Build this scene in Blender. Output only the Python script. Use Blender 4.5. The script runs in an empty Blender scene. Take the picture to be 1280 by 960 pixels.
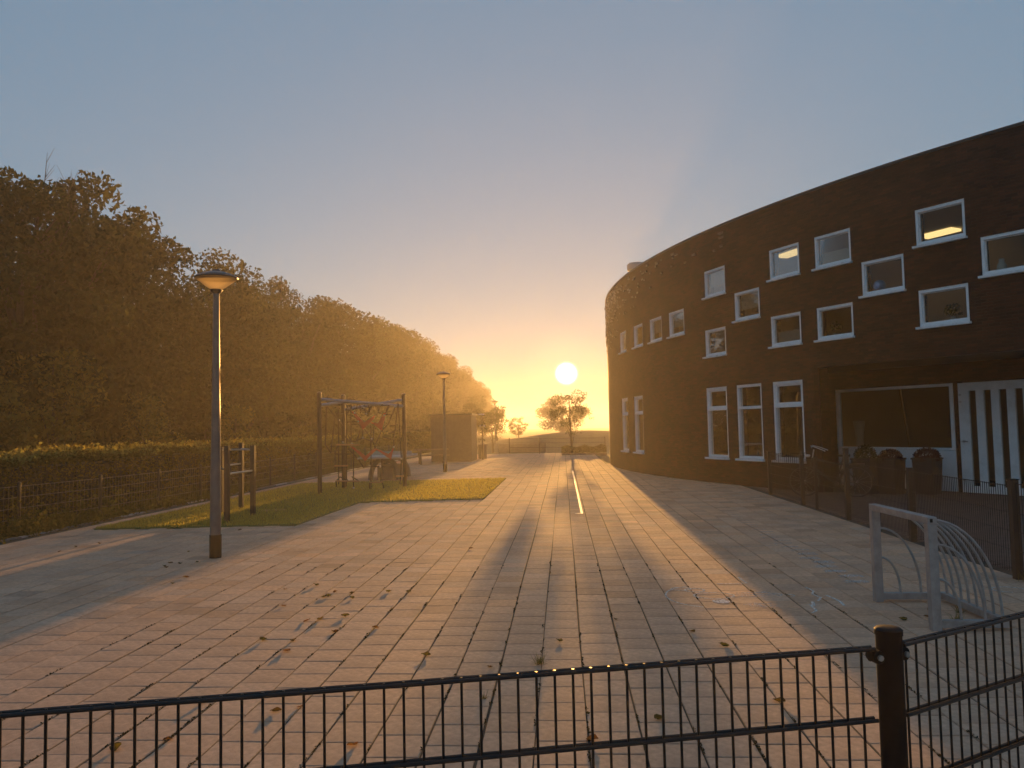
import bpy, math, random
import numpy as np
from mathutils import Vector, Matrix
R = math.radians
sc = bpy.context.scene
col = sc.collection

# ------------------------------------------------------------------ camera, sky, sun, exposure
EYE = 1.74
YAW, PITCH, ROLL = R(-3.693), R(3.222), R(1.2)
fwd = Vector((math.sin(YAW)*math.cos(PITCH), math.cos(YAW)*math.cos(PITCH), math.sin(PITCH)))
cd = bpy.data.cameras.new("camera")
cam = bpy.data.objects.new("camera", cd); col.objects.link(cam)
cd.sensor_width = 36.0
cd.lens = 36.0*965.0/1280.0
cd.clip_start = 0.05; cd.clip_end = 4000
cam.matrix_world = Matrix.Translation((0, 0, EYE)) @ (fwd.to_track_quat('-Z', 'Y').to_matrix().to_4x4() @ Matrix.Rotation(-ROLL, 4, 'Z'))
sc.camera = cam

SUN_EL, SUN_AZ = R(3.9), R(0.36)                      # azimuth measured from +Y towards +X
sun_dir = Vector((math.sin(SUN_AZ)*math.cos(SUN_EL), math.cos(SUN_AZ)*math.cos(SUN_EL), math.sin(SUN_EL)))
world = bpy.data.worlds.new("World"); sc.world = world; world.use_nodes = True
wn, wl = world.node_tree.nodes, world.node_tree.links
wn.clear()
wo = wn.new('ShaderNodeOutputWorld'); bg = wn.new('ShaderNodeBackground'); sky = wn.new('ShaderNodeTexSky')
sky.sky_type = 'NISHITA'; sky.sun_disc = False
sky.sun_elevation = SUN_EL; sky.sun_rotation = SUN_AZ
sky.altitude = 0; sky.air_density = 1.3; sky.dust_density = 0.02; sky.ozone_density = 2.2
bg.inputs['Strength'].default_value = 0.025
wl.new(sky.outputs[0], bg.inputs['Color'])
# the disc of the sun itself, hanging in the sky
geo = wn.new('ShaderNodeTexCoord'); dot = wn.new('ShaderNodeVectorMath'); dot.operation = 'DOT_PRODUCT'
nrm = wn.new('ShaderNodeVectorMath'); nrm.operation = 'NORMALIZE'
wl.new(geo.outputs['Generated'], nrm.inputs[0])
dot.inputs[1].default_value = sun_dir
wl.new(nrm.outputs[0], dot.inputs[0])
def ring(inner, outer, power, strength, color):
    """round bright spot in the sky about the sun's direction, falling off between two angles (degrees)"""
    mr = wn.new('ShaderNodeMapRange'); mr.interpolation_type = 'SMOOTHSTEP'
    mr.inputs['From Min'].default_value = math.cos(R(outer)); mr.inputs['From Max'].default_value = math.cos(R(inner))
    wl.new(dot.outputs['Value'], mr.inputs['Value'])
    pw = wn.new('ShaderNodeMath'); pw.operation = 'POWER'; pw.inputs[1].default_value = power; wl.new(mr.outputs[0], pw.inputs[0])
    ml = wn.new('ShaderNodeMath'); ml.operation = 'MULTIPLY'; ml.inputs[1].default_value = strength; wl.new(pw.outputs[0], ml.inputs[0])
    b = wn.new('ShaderNodeBackground'); b.inputs['Color'].default_value = (*color, 1); wl.new(ml.outputs[0], b.inputs['Strength']); return b
disc = ring(.05, 1.1, 3.0, 5.0, (1, .90, .66)); aureole = ring(.3, 4.5, 2.2, .06, (1, .70, .26))
add1 = wn.new('ShaderNodeAddShader'); wl.new(disc.outputs[0], add1.inputs[0]); wl.new(aureole.outputs[0], add1.inputs[1])
# light scattered many times in the whole dome of air, which the sky model leaves out: even blue in every direction
air = wn.new('ShaderNodeBackground'); air.inputs['Color'].default_value = (.39, .675, 1, 1); air.inputs['Strength'].default_value = 0.165
add0 = wn.new('ShaderNodeAddShader'); wl.new(bg.outputs[0], add0.inputs[0]); wl.new(air.outputs[0], add0.inputs[1])
add = wn.new('ShaderNodeAddShader')
wl.new(add0.outputs[0], add.inputs[0]); wl.new(add1.outputs[0], add.inputs[1]); wl.new(add.outputs[0], wo.inputs['Surface'])

sd = bpy.data.lights.new("sun", 'SUN'); sun = bpy.data.objects.new("sun", sd); col.objects.link(sun)
sd.energy = 5.0; sd.angle = R(0.5); sd.color = (1.0, 0.485, 0.12)
sun.location = (0, 0, 40); sun.rotation_euler = sun_dir.to_track_quat('Z', 'Y').to_euler()

sc.view_settings.view_transform = 'Standard'; sc.view_settings.look = 'None'
sc.view_settings.exposure = 0.9; sc.view_settings.gamma = 1.0; sc.view_settings.use_curve_mapping = False
sc.render.engine = 'CYCLES'
cy = sc.cycles
cy.use_denoising = True
try: cy.denoiser = 'OPENIMAGEDENOISE'; cy.denoising_input_passes = 'RGB_ALBEDO_NORMAL'
except Exception: pass
cy.max_bounces = 6; cy.diffuse_bounces = 3; cy.glossy_bounces = 3; cy.transmission_bounces = 4
cy.transparent_max_bounces = 12; cy.volume_bounces = 0
cy.sample_clamp_indirect = 6.0
HAZE_DENSITY, HAZE_G = 0.0019, 0.56

# ------------------------------------------------------------------ helpers
class MB:
    """collects boxes, bars, tubes, plates; build() links them as one mesh object"""
    def __init__(s): s.v = []; s.f = []
    def add(s, vs, fs):
        o = len(s.v); s.v += [tuple(p) for p in vs]; s.f += [tuple(i+o for i in f) for f in fs]; return s
    def hexa(s, p):      # 8 corners: bottom 4 ccw, top 4 ccw
        return s.add(p, [(0,3,2,1),(4,5,6,7),(0,1,5,4),(1,2,6,5),(2,3,7,6),(3,0,4,7)])
    def box(s, x0, x1, y0, y1, z0, z1):
        return s.hexa([(x0,y0,z0),(x1,y0,z0),(x1,y1,z0),(x0,y1,z0),(x0,y0,z1),(x1,y0,z1),(x1,y1,z1),(x0,y1,z1)])
    def obox(s, o, ex, ey, x0, x1, y0, y1, z0, z1):     # box in a frame: origin o, unit axes ex, ey in plan
        P = lambda a, b, c: (o[0]+ex[0]*a+ey[0]*b, o[1]+ex[1]*a+ey[1]*b, c)
        return s.hexa([P(x0,y0,z0),P(x1,y0,z0),P(x1,y1,z0),P(x0,y1,z0),P(x0,y0,z1),P(x1,y0,z1),P(x1,y1,z1),P(x0,y1,z1)])
    def tube(s, pts, r, n=6, caps=True):
        pts = [Vector(p) for p in pts]; k = len(pts)
        rr = r if isinstance(r, (list, tuple)) else [r]*k
        o = len(s.v); prev = None
        for i, p in enumerate(pts):
            t = (pts[min(i+1, k-1)]-pts[max(i-1, 0)])
            t = t.normalized() if t.length > 1e-9 else Vector((0, 0, 1))
            if prev is None:
                a = Vector((0, 0, 1)) if abs(t.z) < .9 else Vector((1, 0, 0))
                u = t.cross(a).normalized()
            else:
                u = (prev - t*prev.dot(t)); u = u.normalized() if u.length > 1e-6 else t.orthogonal().normalized()
            prev = u; w = t.cross(u)
            for j in range(n):
                a = 2*math.pi*j/n
                s.v.append(tuple(p + (u*math.cos(a)+w*math.sin(a))*rr[i]))
        for i in range(k-1):
            for j in range(n):
                a, b = o+i*n+j, o+i*n+(j+1) % n
                s.f.append((a, b, b+n, a+n))
        if caps:
            s.f.append(tuple(o+j for j in range(n))[::-1]); s.f.append(tuple(o+(k-1)*n+j for j in range(n)))
        return s
    def lathe(s, prof, n=24, c=(0, 0, 0)):              # prof: (radius, z) from bottom to top
        o = len(s.v)
        for r, z in prof:
            for j in range(n):
                a = 2*math.pi*j/n
                s.v.append((c[0]+r*math.cos(a), c[1]+r*math.sin(a), c[2]+z))
        for i in range(len(prof)-1):
            for j in range(n):
                a, b = o+i*n+j, o+i*n+(j+1) % n
                s.f.append((a, b, b+n, a+n))
        s.f.append(tuple(o+j for j in range(n))[::-1]); s.f.append(tuple(o+(len(prof)-1)*n+j for j in range(n)))
        return s
    def prism(s, poly, z0, z1):                          # poly in plan
        n = len(poly)
        return s.add([(x, y, z0) for x, y in poly]+[(x, y, z1) for x, y in poly],
                     [tuple(range(n))[::-1], tuple(range(n, 2*n))]+[(i, (i+1) % n, n+(i+1) % n, n+i) for i in range(n)])
    def mesh(s, name, mat, smooth=False):
        me = bpy.data.meshes.new(name); me.from_pydata(s.v, [], s.f); me.update()
        for m in (mat if isinstance(mat, (list, tuple)) else [mat]): me.materials.append(m)
        if smooth:
            me.polygons.foreach_set('use_smooth', [True]*len(me.polygons))
            try: me.set_sharp_from_angle(angle=R(40))
            except Exception: pass
        return me
    def build(s, name, mat, parent=None, smooth=False, loc=None, bevel=0):
        o = link(name, s.mesh(name, mat, smooth), parent, loc)
        if bevel:
            b = o.modifiers.new('bevel', 'BEVEL'); b.width = bevel; b.segments = 2; b.limit_method = 'ANGLE'
        return o

def link(name, me, parent=None, loc=None):
    o = bpy.data.objects.new(name, me); col.objects.link(o)
    if parent is not None: o.parent = parent
    if loc is not None: o.location = loc
    return o
def tag(o, label=None, cat=None, group=None, kind=None):
    if label: o['label'] = label
    if cat: o['category'] = cat
    if group: o['group'] = group
    if kind: o['kind'] = kind
    return o
def empty(name, loc=(0, 0, 0), rz=0):
    o = bpy.data.objects.new(name, None); col.objects.link(o); o.location = loc; o.rotation_euler.z = rz
    o.empty_display_size = .2
    return o
def copy_tree(o, parent=None):
    c = o.copy(); col.objects.link(c)
    if parent is not None: c.parent = parent
    for ch in list(o.children): copy_tree(ch, c)
    return c

# ------------------------------------------------------------------ materials
def mat(name, color, rough=.7, metal=0., noise=0., nscale=8., bump=0., bscale=40., tint=False, spec=.5, coords='Object', dirt=None, dscale=2., rand=0.):
    m = bpy.data.materials.new(name); m.use_nodes = True
    nt = m.node_tree; N, L = nt.nodes, nt.links
    b = N['Principled BSDF']; b.inputs['Roughness'].default_value = rough; b.inputs['Metallic'].default_value = metal
    b.inputs['Specular IOR Level'].default_value = spec
    tc = N.new('ShaderNodeTexCoord')
    rgb = N.new('ShaderNodeRGB'); rgb.outputs[0].default_value = (*color, 1); out = rgb.outputs[0]
    def scale(out, fac):
        mx = N.new('ShaderNodeMix'); mx.data_type = 'RGBA'; mx.blend_type = 'MULTIPLY'; mx.inputs[0].default_value = 1
        L.new(out, mx.inputs[6]); L.new(fac, mx.inputs[7]); return mx.outputs[2]
    def ntex(sc_, det=5, r=.6):
        n = N.new('ShaderNodeTexNoise'); n.inputs['Scale'].default_value = sc_; n.inputs['Detail'].default_value = det; n.inputs['Roughness'].default_value = r
        L.new(tc.outputs[coords], n.inputs['Vector']); return n
    if noise:
        n = ntex(nscale); r = N.new('ShaderNodeMapRange'); r.inputs['From Min'].default_value = .25; r.inputs['From Max'].default_value = .75
        r.inputs['To Min'].default_value = 1-noise; r.inputs['To Max'].default_value = 1+noise
        L.new(n.outputs[0], r.inputs['Value']); out = scale(out, r.outputs[0])
    if dirt:
        n = ntex(dscale, 6, .65); r = N.new('ShaderNodeMapRange'); r.inputs['From Min'].default_value = .5; r.inputs['From Max'].default_value = .72
        L.new(n.outputs[0], r.inputs['Value'])
        mx = N.new('ShaderNodeMix'); mx.data_type = 'RGBA'; L.new(r.outputs[0], mx.inputs[0]); L.new(out, mx.inputs[6]); mx.inputs[7].default_value = (*dirt, 1); out = mx.outputs[2]
    if tint:
        a = N.new('ShaderNodeAttribute'); a.attribute_name = 'tint'; out = scale(out, a.outputs['Color'])
    if rand:
        oi = N.new('ShaderNodeObjectInfo'); r = N.new('ShaderNodeMapRange'); r.inputs['To Min'].default_value = 1-rand; r.inputs['To Max'].default_value = 1+rand
        L.new(oi.outputs['Random'], r.inputs['Value']); out = scale(out, r.outputs[0])
    L.new(out, b.inputs['Base Color'])
    if bump:
        n = ntex(bscale, 6, .65); bp = N.new('ShaderNodeBump'); bp.inputs['Strength'].default_value = bump; bp.inputs['Distance'].default_value = .01
        L.new(n.outputs[0], bp.inputs['Height']); L.new(bp.outputs[0], b.inputs['Normal'])
    return m

def leaf_mat(name, color, trans, fac=.45):
    m = bpy.data.materials.new(name); m.use_nodes = True
    N, L = m.node_tree.nodes, m.node_tree.links
    b = N['Principled BSDF']; b.inputs['Roughness'].default_value = .85; b.inputs['Specular IOR Level'].default_value = .12
    a = N.new('ShaderNodeAttribute'); a.attribute_name = 'tint'
    oi = N.new('ShaderNodeObjectInfo'); r = N.new('ShaderNodeMapRange'); r.inputs['To Min'].default_value = .8; r.inputs['To Max'].default_value = 1.2
    L.new(oi.outputs['Random'], r.inputs['Value'])
    def sc_(c):
        mx = N.new('ShaderNodeMix'); mx.data_type = 'RGBA'; mx.blend_type = 'MULTIPLY'; mx.inputs[0].default_value = 1
        mx.inputs[6].default_value = (*c, 1); L.new(a.outputs['Color'], mx.inputs[7])
        m2 = N.new('ShaderNodeMix'); m2.data_type = 'RGBA'; m2.blend_type = 'MULTIPLY'; m2.inputs[0].default_value = 1
        L.new(mx.outputs[2], m2.inputs[6]); L.new(r.outputs[0], m2.inputs[7]); return m2.outputs[2]
    L.new(sc_(color), b.inputs['Base Color'])
    t = N.new('ShaderNodeBsdfTranslucent'); L.new(sc_(trans), t.inputs['Color'])
    ms = N.new('ShaderNodeMixShader'); ms.inputs[0].default_value = fac
    L.new(b.outputs[0], ms.inputs[1]); L.new(t.outputs[0], ms.inputs[2]); L.new(ms.outputs[0], N['Material Output'].inputs['Surface'])
    return m

def brick_mat(name, c1, c2, cm):
    """dark clinker brickwork laid along UV in metres: mortar and faint relief only"""
    m = bpy.data.materials.new(name); m.use_nodes = True
    N, L = m.node_tree.nodes, m.node_tree.links
    b = N['Principled BSDF']; b.inputs['Roughness'].default_value = .75; b.inputs['Specular IOR Level'].default_value = .2
    uv = N.new('ShaderNodeUVMap'); uv.uv_map = 'UVMap'
    br = N.new('ShaderNodeTexBrick'); br.inputs['Scale'].default_value = 1; br.inputs['Brick Width'].default_value = .22; br.inputs['Row Height'].default_value = .0625
    br.inputs['Mortar Size'].default_value = .006; br.inputs['Mortar Smooth'].default_value = .2; br.inputs['Bias'].default_value = 0
    br.inputs['Color1'].default_value = (*c1, 1); br.inputs['Color2'].default_value = (*c2, 1); br.inputs['Mortar'].default_value = (*cm, 1)
    L.new(uv.outputs[0], br.inputs['Vector'])
    n = N.new('ShaderNodeTexNoise'); n.inputs['Scale'].default_value = 1.3; n.inputs['Detail'].default_value = 6; L.new(uv.outputs[0], n.inputs['Vector'])
    r = N.new('ShaderNodeMapRange'); r.inputs['From Min'].default_value = .3; r.inputs['From Max'].default_value = .7; r.inputs['To Min'].default_value = .7; r.inputs['To Max'].default_value = 1.3
    L.new(n.outputs[0], r.inputs['Value'])
    mx = N.new('ShaderNodeMix'); mx.data_type = 'RGBA'; mx.blend_type = 'MULTIPLY'; mx.inputs[0].default_value = 1
    L.new(br.outputs['Color'], mx.inputs[6]); L.new(r.outputs[0], mx.inputs[7]); L.new(mx.outputs[2], b.inputs['Base Color'])
    n2 = N.new('ShaderNodeTexNoise'); n2.inputs['Scale'].default_value = 14; n2.inputs['Detail'].default_value = 4; L.new(uv.outputs[0], n2.inputs['Vector'])
    h = N.new('ShaderNodeMath'); h.operation = 'MULTIPLY_ADD'; h.inputs[1].default_value = -1.0; L.new(br.outputs['Fac'], h.inputs[0]); L.new(n2.outputs[0], h.inputs[2])
    bp = N.new('ShaderNodeBump'); bp.inputs['Strength'].default_value = .6; bp.inputs['Distance'].default_value = .012
    L.new(h.outputs[0], bp.inputs['Height']); L.new(bp.outputs[0], b.inputs['Normal'])
    return m

def glass_mat(name, tint, refl=1.0):
    m = bpy.data.materials.new(name); m.use_nodes = True
    N, L = m.node_tree.nodes, m.node_tree.links
    N.remove(N['Principled BSDF'])
    t = N.new('ShaderNodeBsdfTransparent'); t.inputs[0].default_value = (*tint, 1)
    g = N.new('ShaderNodeBsdfGlossy'); g.inputs['Roughness'].default_value = .015
    f = N.new('ShaderNodeFresnel'); f.inputs[0].default_value = 1.52
    k = N.new('ShaderNodeMath'); k.operation = 'MULTIPLY'; k.inputs[1].default_value = .4*refl; k.use_clamp = True
    L.new(f.outputs[0], k.inputs[0])
    tc = N.new('ShaderNodeTexCoord'); n = N.new('ShaderNodeTexNoise'); n.inputs['Scale'].default_value = 1.5
    L.new(tc.outputs['Object'], n.inputs['Vector'])
    bp = N.new('ShaderNodeBump'); bp.inputs['Strength'].default_value = .05; bp.inputs['Distance'].default_value = .05
    L.new(n.outputs[0], bp.inputs['Height']); L.new(bp.outputs[0], g.inputs['Normal'])
    ms = N.new('ShaderNodeMixShader'); L.new(k.outputs[0], ms.inputs[0]); L.new(t.outputs[0], ms.inputs[1]); L.new(g.outputs[0], ms.inputs[2])
    L.new(ms.outputs[0], N['Material Output'].inputs['Surface'])
    return m
def emit_mat(name, color, s):
    m = bpy.data.materials.new(name); m.use_nodes = True
    N, L = m.node_tree.nodes, m.node_tree.links
    b = N['Principled BSDF']; b.inputs['Base Color'].default_value = (.8, .8, .8, 1)
    b.inputs['Emission Color'].default_value = (*color, 1); b.inputs['Emission Strength'].default_value = s
    return m
def chalk_mat(name, color, dens):
    m = bpy.data.materials.new(name); m.use_nodes = True
    N, L = m.node_tree.nodes, m.node_tree.links
    b = N['Principled BSDF']; b.inputs['Base Color'].default_value = (*color, 1); b.inputs['Roughness'].default_value = .95
    t = N.new('ShaderNodeBsdfTransparent'); ms = N.new('ShaderNodeMixShader')
    tc = N.new('ShaderNodeTexCoord'); n = N.new('ShaderNodeTexNoise'); n.inputs['Scale'].default_value = 45; n.inputs['Detail'].default_value = 6; n.inputs['Roughness'].default_value = .7
    L.new(tc.outputs['Object'], n.inputs['Vector'])
    r = N.new('ShaderNodeMapRange'); r.inputs['From Min'].default_value = .62-dens*.4; r.inputs['From Max'].default_value = .72-dens*.1
    L.new(n.outputs[0], r.inputs['Value']); L.new(r.outputs[0], ms.inputs[0])
    L.new(t.outputs[0], ms.inputs[1]); L.new(b.outputs[0], ms.inputs[2]); L.new(ms.outputs[0], N['Material Output'].inputs['Surface'])
    return m

M = dict(
    tile=mat('concrete_tile', (.55, .345, .235), .85, noise=.24, nscale=22, bump=.6, bscale=110, tint=True, dirt=(.40, .255, .18), spec=.22, dscale=1.1, coords='Generated' if False else 'Object'),
    joint=mat('joint_sand', (.05, .04, .03), .95, noise=.4, nscale=6),
    clinker=mat('clinker_paver', (.12, .085, .075), .7, noise=.2, nscale=5, bump=.3, bscale=90, tint=True),
    soil=mat('soil_and_grass', (.075, .075, .035), .95, noise=.45, nscale=1.2, bump=.8, bscale=6, dirt=(.06, .045, .03), dscale=.6),
    turf=mat('turf_mat', (.12, .14, .035), .95, noise=.3, nscale=1.6, bump=.8, bscale=220, dirt=(.10, .115, .035), dscale=.8),
    black=mat('black_powder_coat', (.008, .008, .009), .36, noise=.2, nscale=30, spec=.3, bump=.08, bscale=120),
    blackwood=mat('dark_stained_post', (.035, .024, .018), .6, noise=.3, nscale=14, bump=.3, bscale=60),
    galv=mat('galvanised_steel', (.34, .34, .345), .5, metal=.5, noise=.2, nscale=12, dirt=(.24, .235, .23), dscale=5),
    steel=mat('stainless_bar', (.62, .62, .63), .28, metal=.9, noise=.1, nscale=10),
    greytube=mat('grey_painted_tube', (.2, .22, .26), .45, noise=.15, nscale=10),
    lamppole=mat('grey_lamp_post_paint', (.10, .105, .11), .4, noise=.25, nscale=6, dirt=(.13, .125, .12), dscale=3),
    lampbase=mat('black_post_foot', (.012, .011, .011), .8, noise=.3, nscale=12, spec=.2),
    lampcap=mat('dark_lamp_hood', (.035, .033, .035), .35),
    fencerust=mat('brown_fence_post', (.045, .032, .022), .38, noise=.4, nscale=20),
    wire=mat('fence_wire', (.26, .22, .18), .4, metal=.6),
    brick=brick_mat('dark_brick', (.060, .020, .013), (.022, .010, .0075), (.030, .019, .015)),
    brick_piece=mat('proud_brick', (.062, .034, .026), .33, spec=.7, noise=.35, nscale=9, rand=.35, bump=.3, bscale=60),
    white=mat('white_frame_paint', (.86, .87, .88), .4, noise=.05, nscale=4, dirt=(.74, .74, .74), dscale=3),
    sill=mat('pale_sill', (.82, .82, .83), .6, noise=.08, nscale=8, dirt=(.5, .49, .47), dscale=4),
    panel=mat('white_panel', (.84, .85, .87), .5, noise=.05, nscale=3),
    glass=glass_mat('window_glass', (.82, .84, .82)),
    room=mat('room_wall', (.52, .44, .35), .8, noise=.1, nscale=1),
    ceil=mat('room_ceiling', (.6, .56, .5), .9),
    floor=mat('room_floor', (.2, .15, .11), .6),
    coping=mat('dark_coping', (.03, .028, .027), .4, metal=.3),
    roof=mat('roof_felt', (.05, .05, .05), .9, noise=.2),
    vent=mat('grey_vent', (.35, .35, .36), .5),
    rubber=mat('red_rubber', (.52, .06, .03), .6, noise=.15, nscale=10),
    blackpost=mat('black_post_paint', (.007, .007, .0075), .6, noise=.3, nscale=25, spec=.15, bump=.1, bscale=60),
    blind=mat('roller_blind', (.5, .45, .38), .85, noise=.06, nscale=3),
    rimdull=mat('dull_rim', (.16, .16, .165), .5, metal=.6),
    rope=mat('dark_rope', (.03, .02, .014), .85),
    wood=mat('grey_timber', (.17, .12, .085), .75, noise=.3, nscale=12, bump=.4, bscale=50),
    bark=mat('bark', (.055, .042, .032), .9, noise=.35, nscale=10, bump=.8, bscale=30),
    concrete=mat('pale_concrete', (.42, .41, .40), .75, noise=.12, nscale=8, bump=.2, bscale=80),
    conc_dark=mat('weathered_concrete', (.17, .15, .135), .8, noise=.2, nscale=6),
    shed=mat('dark_shed_cladding', (.10, .08, .06), .7, noise=.2, nscale=5),
    pot=mat('anthracite_planter', (.022, .021, .023), .5, noise=.2, nscale=6),
    paint=mat('white_line_paint', (.72, .70, .66), .6, noise=.15, nscale=20, dirt=(.5, .47, .43), dscale=8),
    globe=mat('blue_globe', (.16, .26, .42), .35, noise=.45, nscale=9),
    ceramic=mat('pale_ceramic', (.62, .56, .5), .35),
    tan=mat('tan_wood', (.42, .24, .11), .5, noise=.2, nscale=15),
    tyre=mat('tyre_rubber', (.02, .02, .02), .8),
    bikepaint=mat('bike_paint', (.03, .03, .035), .3),
    lit=emit_mat('lit_ceiling_panel', (1.0, .68, .28), .95),
    leaf=leaf_mat('tree_leaf', (.040, .050, .018), (.05, .055, .013)),
    leaf_light=leaf_mat('shrub_leaf', (.08, .085, .024), (.22, .19, .035), .45),
    leaf_hedge=leaf_mat('hedge_leaf', (.05, .053, .015), (.26, .20, .035), .45),
    leaf_sunlit=leaf_mat('hedge_leaf_sunlit', (.10, .105, .03), (.32, .29, .08), .5),  # lighter hedge leaf, sunlight put into its colour for the top rim
    weed=leaf_mat('weed_leaf', (.09, .10, .03), (.24, .22, .05), .5),
    turfblade=leaf_mat('turf_blade', (.17, .175, .045), (.62, .54, .12), .55),
    heather=leaf_mat('heather_flower', (.07, .018, .022), (.05, .015, .015), .3),
    dry=leaf_mat('dry_leaf', (.075, .05, .022), (.24, .15, .03), .4),
    moss=leaf_mat('joint_weed', (.035, .032, .016), (.05, .045, .015), .3),
    chalk=chalk_mat('white_chalk', (.82, .78, .74), .7), chalk_thin=chalk_mat('rubbed_chalk', (.74, .70, .67), .45),
    hedgecore=mat('hedge_twigs', (.03, .024, .015), .95),
    pool=mat('lamp_diffuser', (.72, .66, .55), .5),
)
# clear ribbed lamp diffuser: lets light through and glows where the sun stands behind it
_n = M['pool'].node_tree; _t = _n.nodes.new('ShaderNodeBsdfTranslucent'); _t.inputs[0].default_value = (.98, .88, .72, 1)
_c = _n.nodes.new('ShaderNodeBsdfTransparent'); _c.inputs[0].default_value = (.92, .84, .74, 1)
_m = _n.nodes.new('ShaderNodeMixShader'); _m.inputs[0].default_value = .5
_m2 = _n.nodes.new('ShaderNodeMixShader'); _m2.inputs[0].default_value = .06
_n.links.new(_c.outputs[0], _m.inputs[1]); _n.links.new(_t.outputs[0], _m.inputs[2])
_n.links.new(_m.outputs[0], _m2.inputs[1]); _n.links.new(_n.nodes['Principled BSDF'].outputs[0], _m2.inputs[2]); _n.links.new(_m2.outputs[0], _n.nodes['Material Output'].inputs['Surface'])

def fast_quads(name, V, material, tints=None, extra=None):
    """V: (n,4,3) array, one quad each"""
    n = len(V); me = bpy.data.meshes.new(name)
    me.vertices.add(n*4); me.vertices.foreach_set('co', np.ascontiguousarray(V, dtype=np.float32).reshape(-1))
    me.loops.add(n*4); me.loops.foreach_set('vertex_index', np.arange(n*4, dtype=np.int32))
    me.polygons.add(n); me.polygons.foreach_set('loop_start', np.arange(0, n*4, 4, dtype=np.int32))
    me.update(calc_edges=True); me.validate()
    me.materials.append(material)
    if tints is not None:
        at = me.attributes.new('tint', 'FLOAT_COLOR', 'POINT')
        c = np.ones((n, 4, 4), dtype=np.float32); c[:, :, :3] = tints[:, None, :]
        at.data.foreach_set('color', c.reshape(-1))
    return me
def leaf_quads(P, size, rng, aspect=.55, up=0.0, droop=.25):
    n = len(P)
    d = rng.normal(size=(n, 3)); d[:, 2] += up; d /= np.linalg.norm(d, axis=1)[:, None]
    q = rng.normal(size=(n, 3)); s = np.cross(d, q); s /= np.linalg.norm(s, axis=1)[:, None]
    nn = np.cross(d, s)
    L = (size*rng.uniform(.6, 1.3, n))[:, None]; W = L*aspect
    V = np.empty((n, 4, 3))
    V[:, 0] = P - d*L*.5; V[:, 2] = P + d*L*.5 - nn*L*droop
    V[:, 1] = P + s*W*.5 + d*L*.05; V[:, 3] = P - s*W*.5 + d*L*.05
    return V
def leaf_tints(n, rng, a=.25, warm=.12):
    b = rng.uniform(1-a, 1+a, n); w = rng.uniform(-warm, warm, n)
    return np.stack([b*(1+w), b, b*(1-w)], 1)

# ------------------------------------------------------------------ the curved building in plan
CX, CY, RAD, HB = 31.965, 34.556, 29.86, 7.42
def arc(s, off=0.0):
    a = s/RAD; r = RAD+off
    return (CX-r*math.cos(a), CY-r*math.sin(a))
def frame_at(s):
    a = s/RAD
    return arc(s), (math.sin(a), -math.cos(a)), (-math.cos(a), -math.sin(a))   # origin, along the wall, outwards
S0, S1, SR, SRE, ZS = -9.0, 30.0, 15.98, 27.0, 3.04         # wall ends, entrance recess from SR to SRE, soffit height
RO = (9.2, 18.9); RD = (1/math.hypot(1, 1.45), -1.45/math.hypot(1, 1.45)); RN = (RD[1], -RD[0])   # recess wall: origin, along, outwards
if RN[0] > 0: RN = (-RN[0], -RN[1])
def rec(t, off=0.0): return (RO[0]+RD[0]*t+RN[0]*off, RO[1]+RD[1]*t+RN[1]*off)
RT0, RT1 = -3.45, 6.0
def in_circle(x, y, m=0.0): return math.hypot(x-CX, y-CY) < RAD-m
def in_recess(x, y):
    d = (x-RO[0])*RN[0]+(y-RO[1])*RN[1]; t = (x-RO[0])*RD[0]+(y-RO[1])*RD[1]
    return d > 0.02 and RT0-1 < t < RT1
def inside_building(x, y):
    if not in_circle(x, y, .12): return False
    return not (in_recess(x, y) and math.atan2(CY-y, CX-x)*RAD > SR+.1)

# ------------------------------------------------------------------ ground
g = MB()
NX, NY = 40, 40
xs = [-580+1160*i/NX for i in range(NX+1)]; ys = [-280+960*j/NY for j in range(NY+1)]
g.add([(x, y, -.05) for y in ys for x in xs], [(j*(NX+1)+i, j*(NX+1)+i+1, (j+1)*(NX+1)+i+1, (j+1)*(NX+1)+i) for j in range(NY) for i in range(NX)])
tag(g.build('ground', M['soil']), kind='structure')

# low grassy rise beyond the end of the square
def rise(cx, cy, rx, ry, h, n=40, seed=1):
    rng = random.Random(seed); v = []; f = []
    for j in range(n+1):
        for i in range(n+1):
            u, w = 2*i/n-1, 2*j/n-1
            d = min(1, math.hypot(u, w)); z = h*(.5+.5*math.cos(math.pi*d))*(1+.12*math.sin(5*u+seed)*math.cos(4*w))
            v.append((cx+rx*u, cy+ry*w, -.06+z+rng.uniform(-.02, .02)*(d < .9)))
    for j in range(n):
        for i in range(n):
            k = j*(n+1)+i; f.append((k, k+1, k+n+2, k+n+1))
    return v, f
g = MB(); g.add(*rise(1.5, 70, 16, 15, 1.25)); g.add(*rise(-14, 85, 14, 14, 1.5, seed=3)); g.add(*rise(18, 92, 18, 16, 1.7, seed=5))
tag(g.build('grassy_mound', M['soil'], smooth=True), kind='structure')

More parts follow.
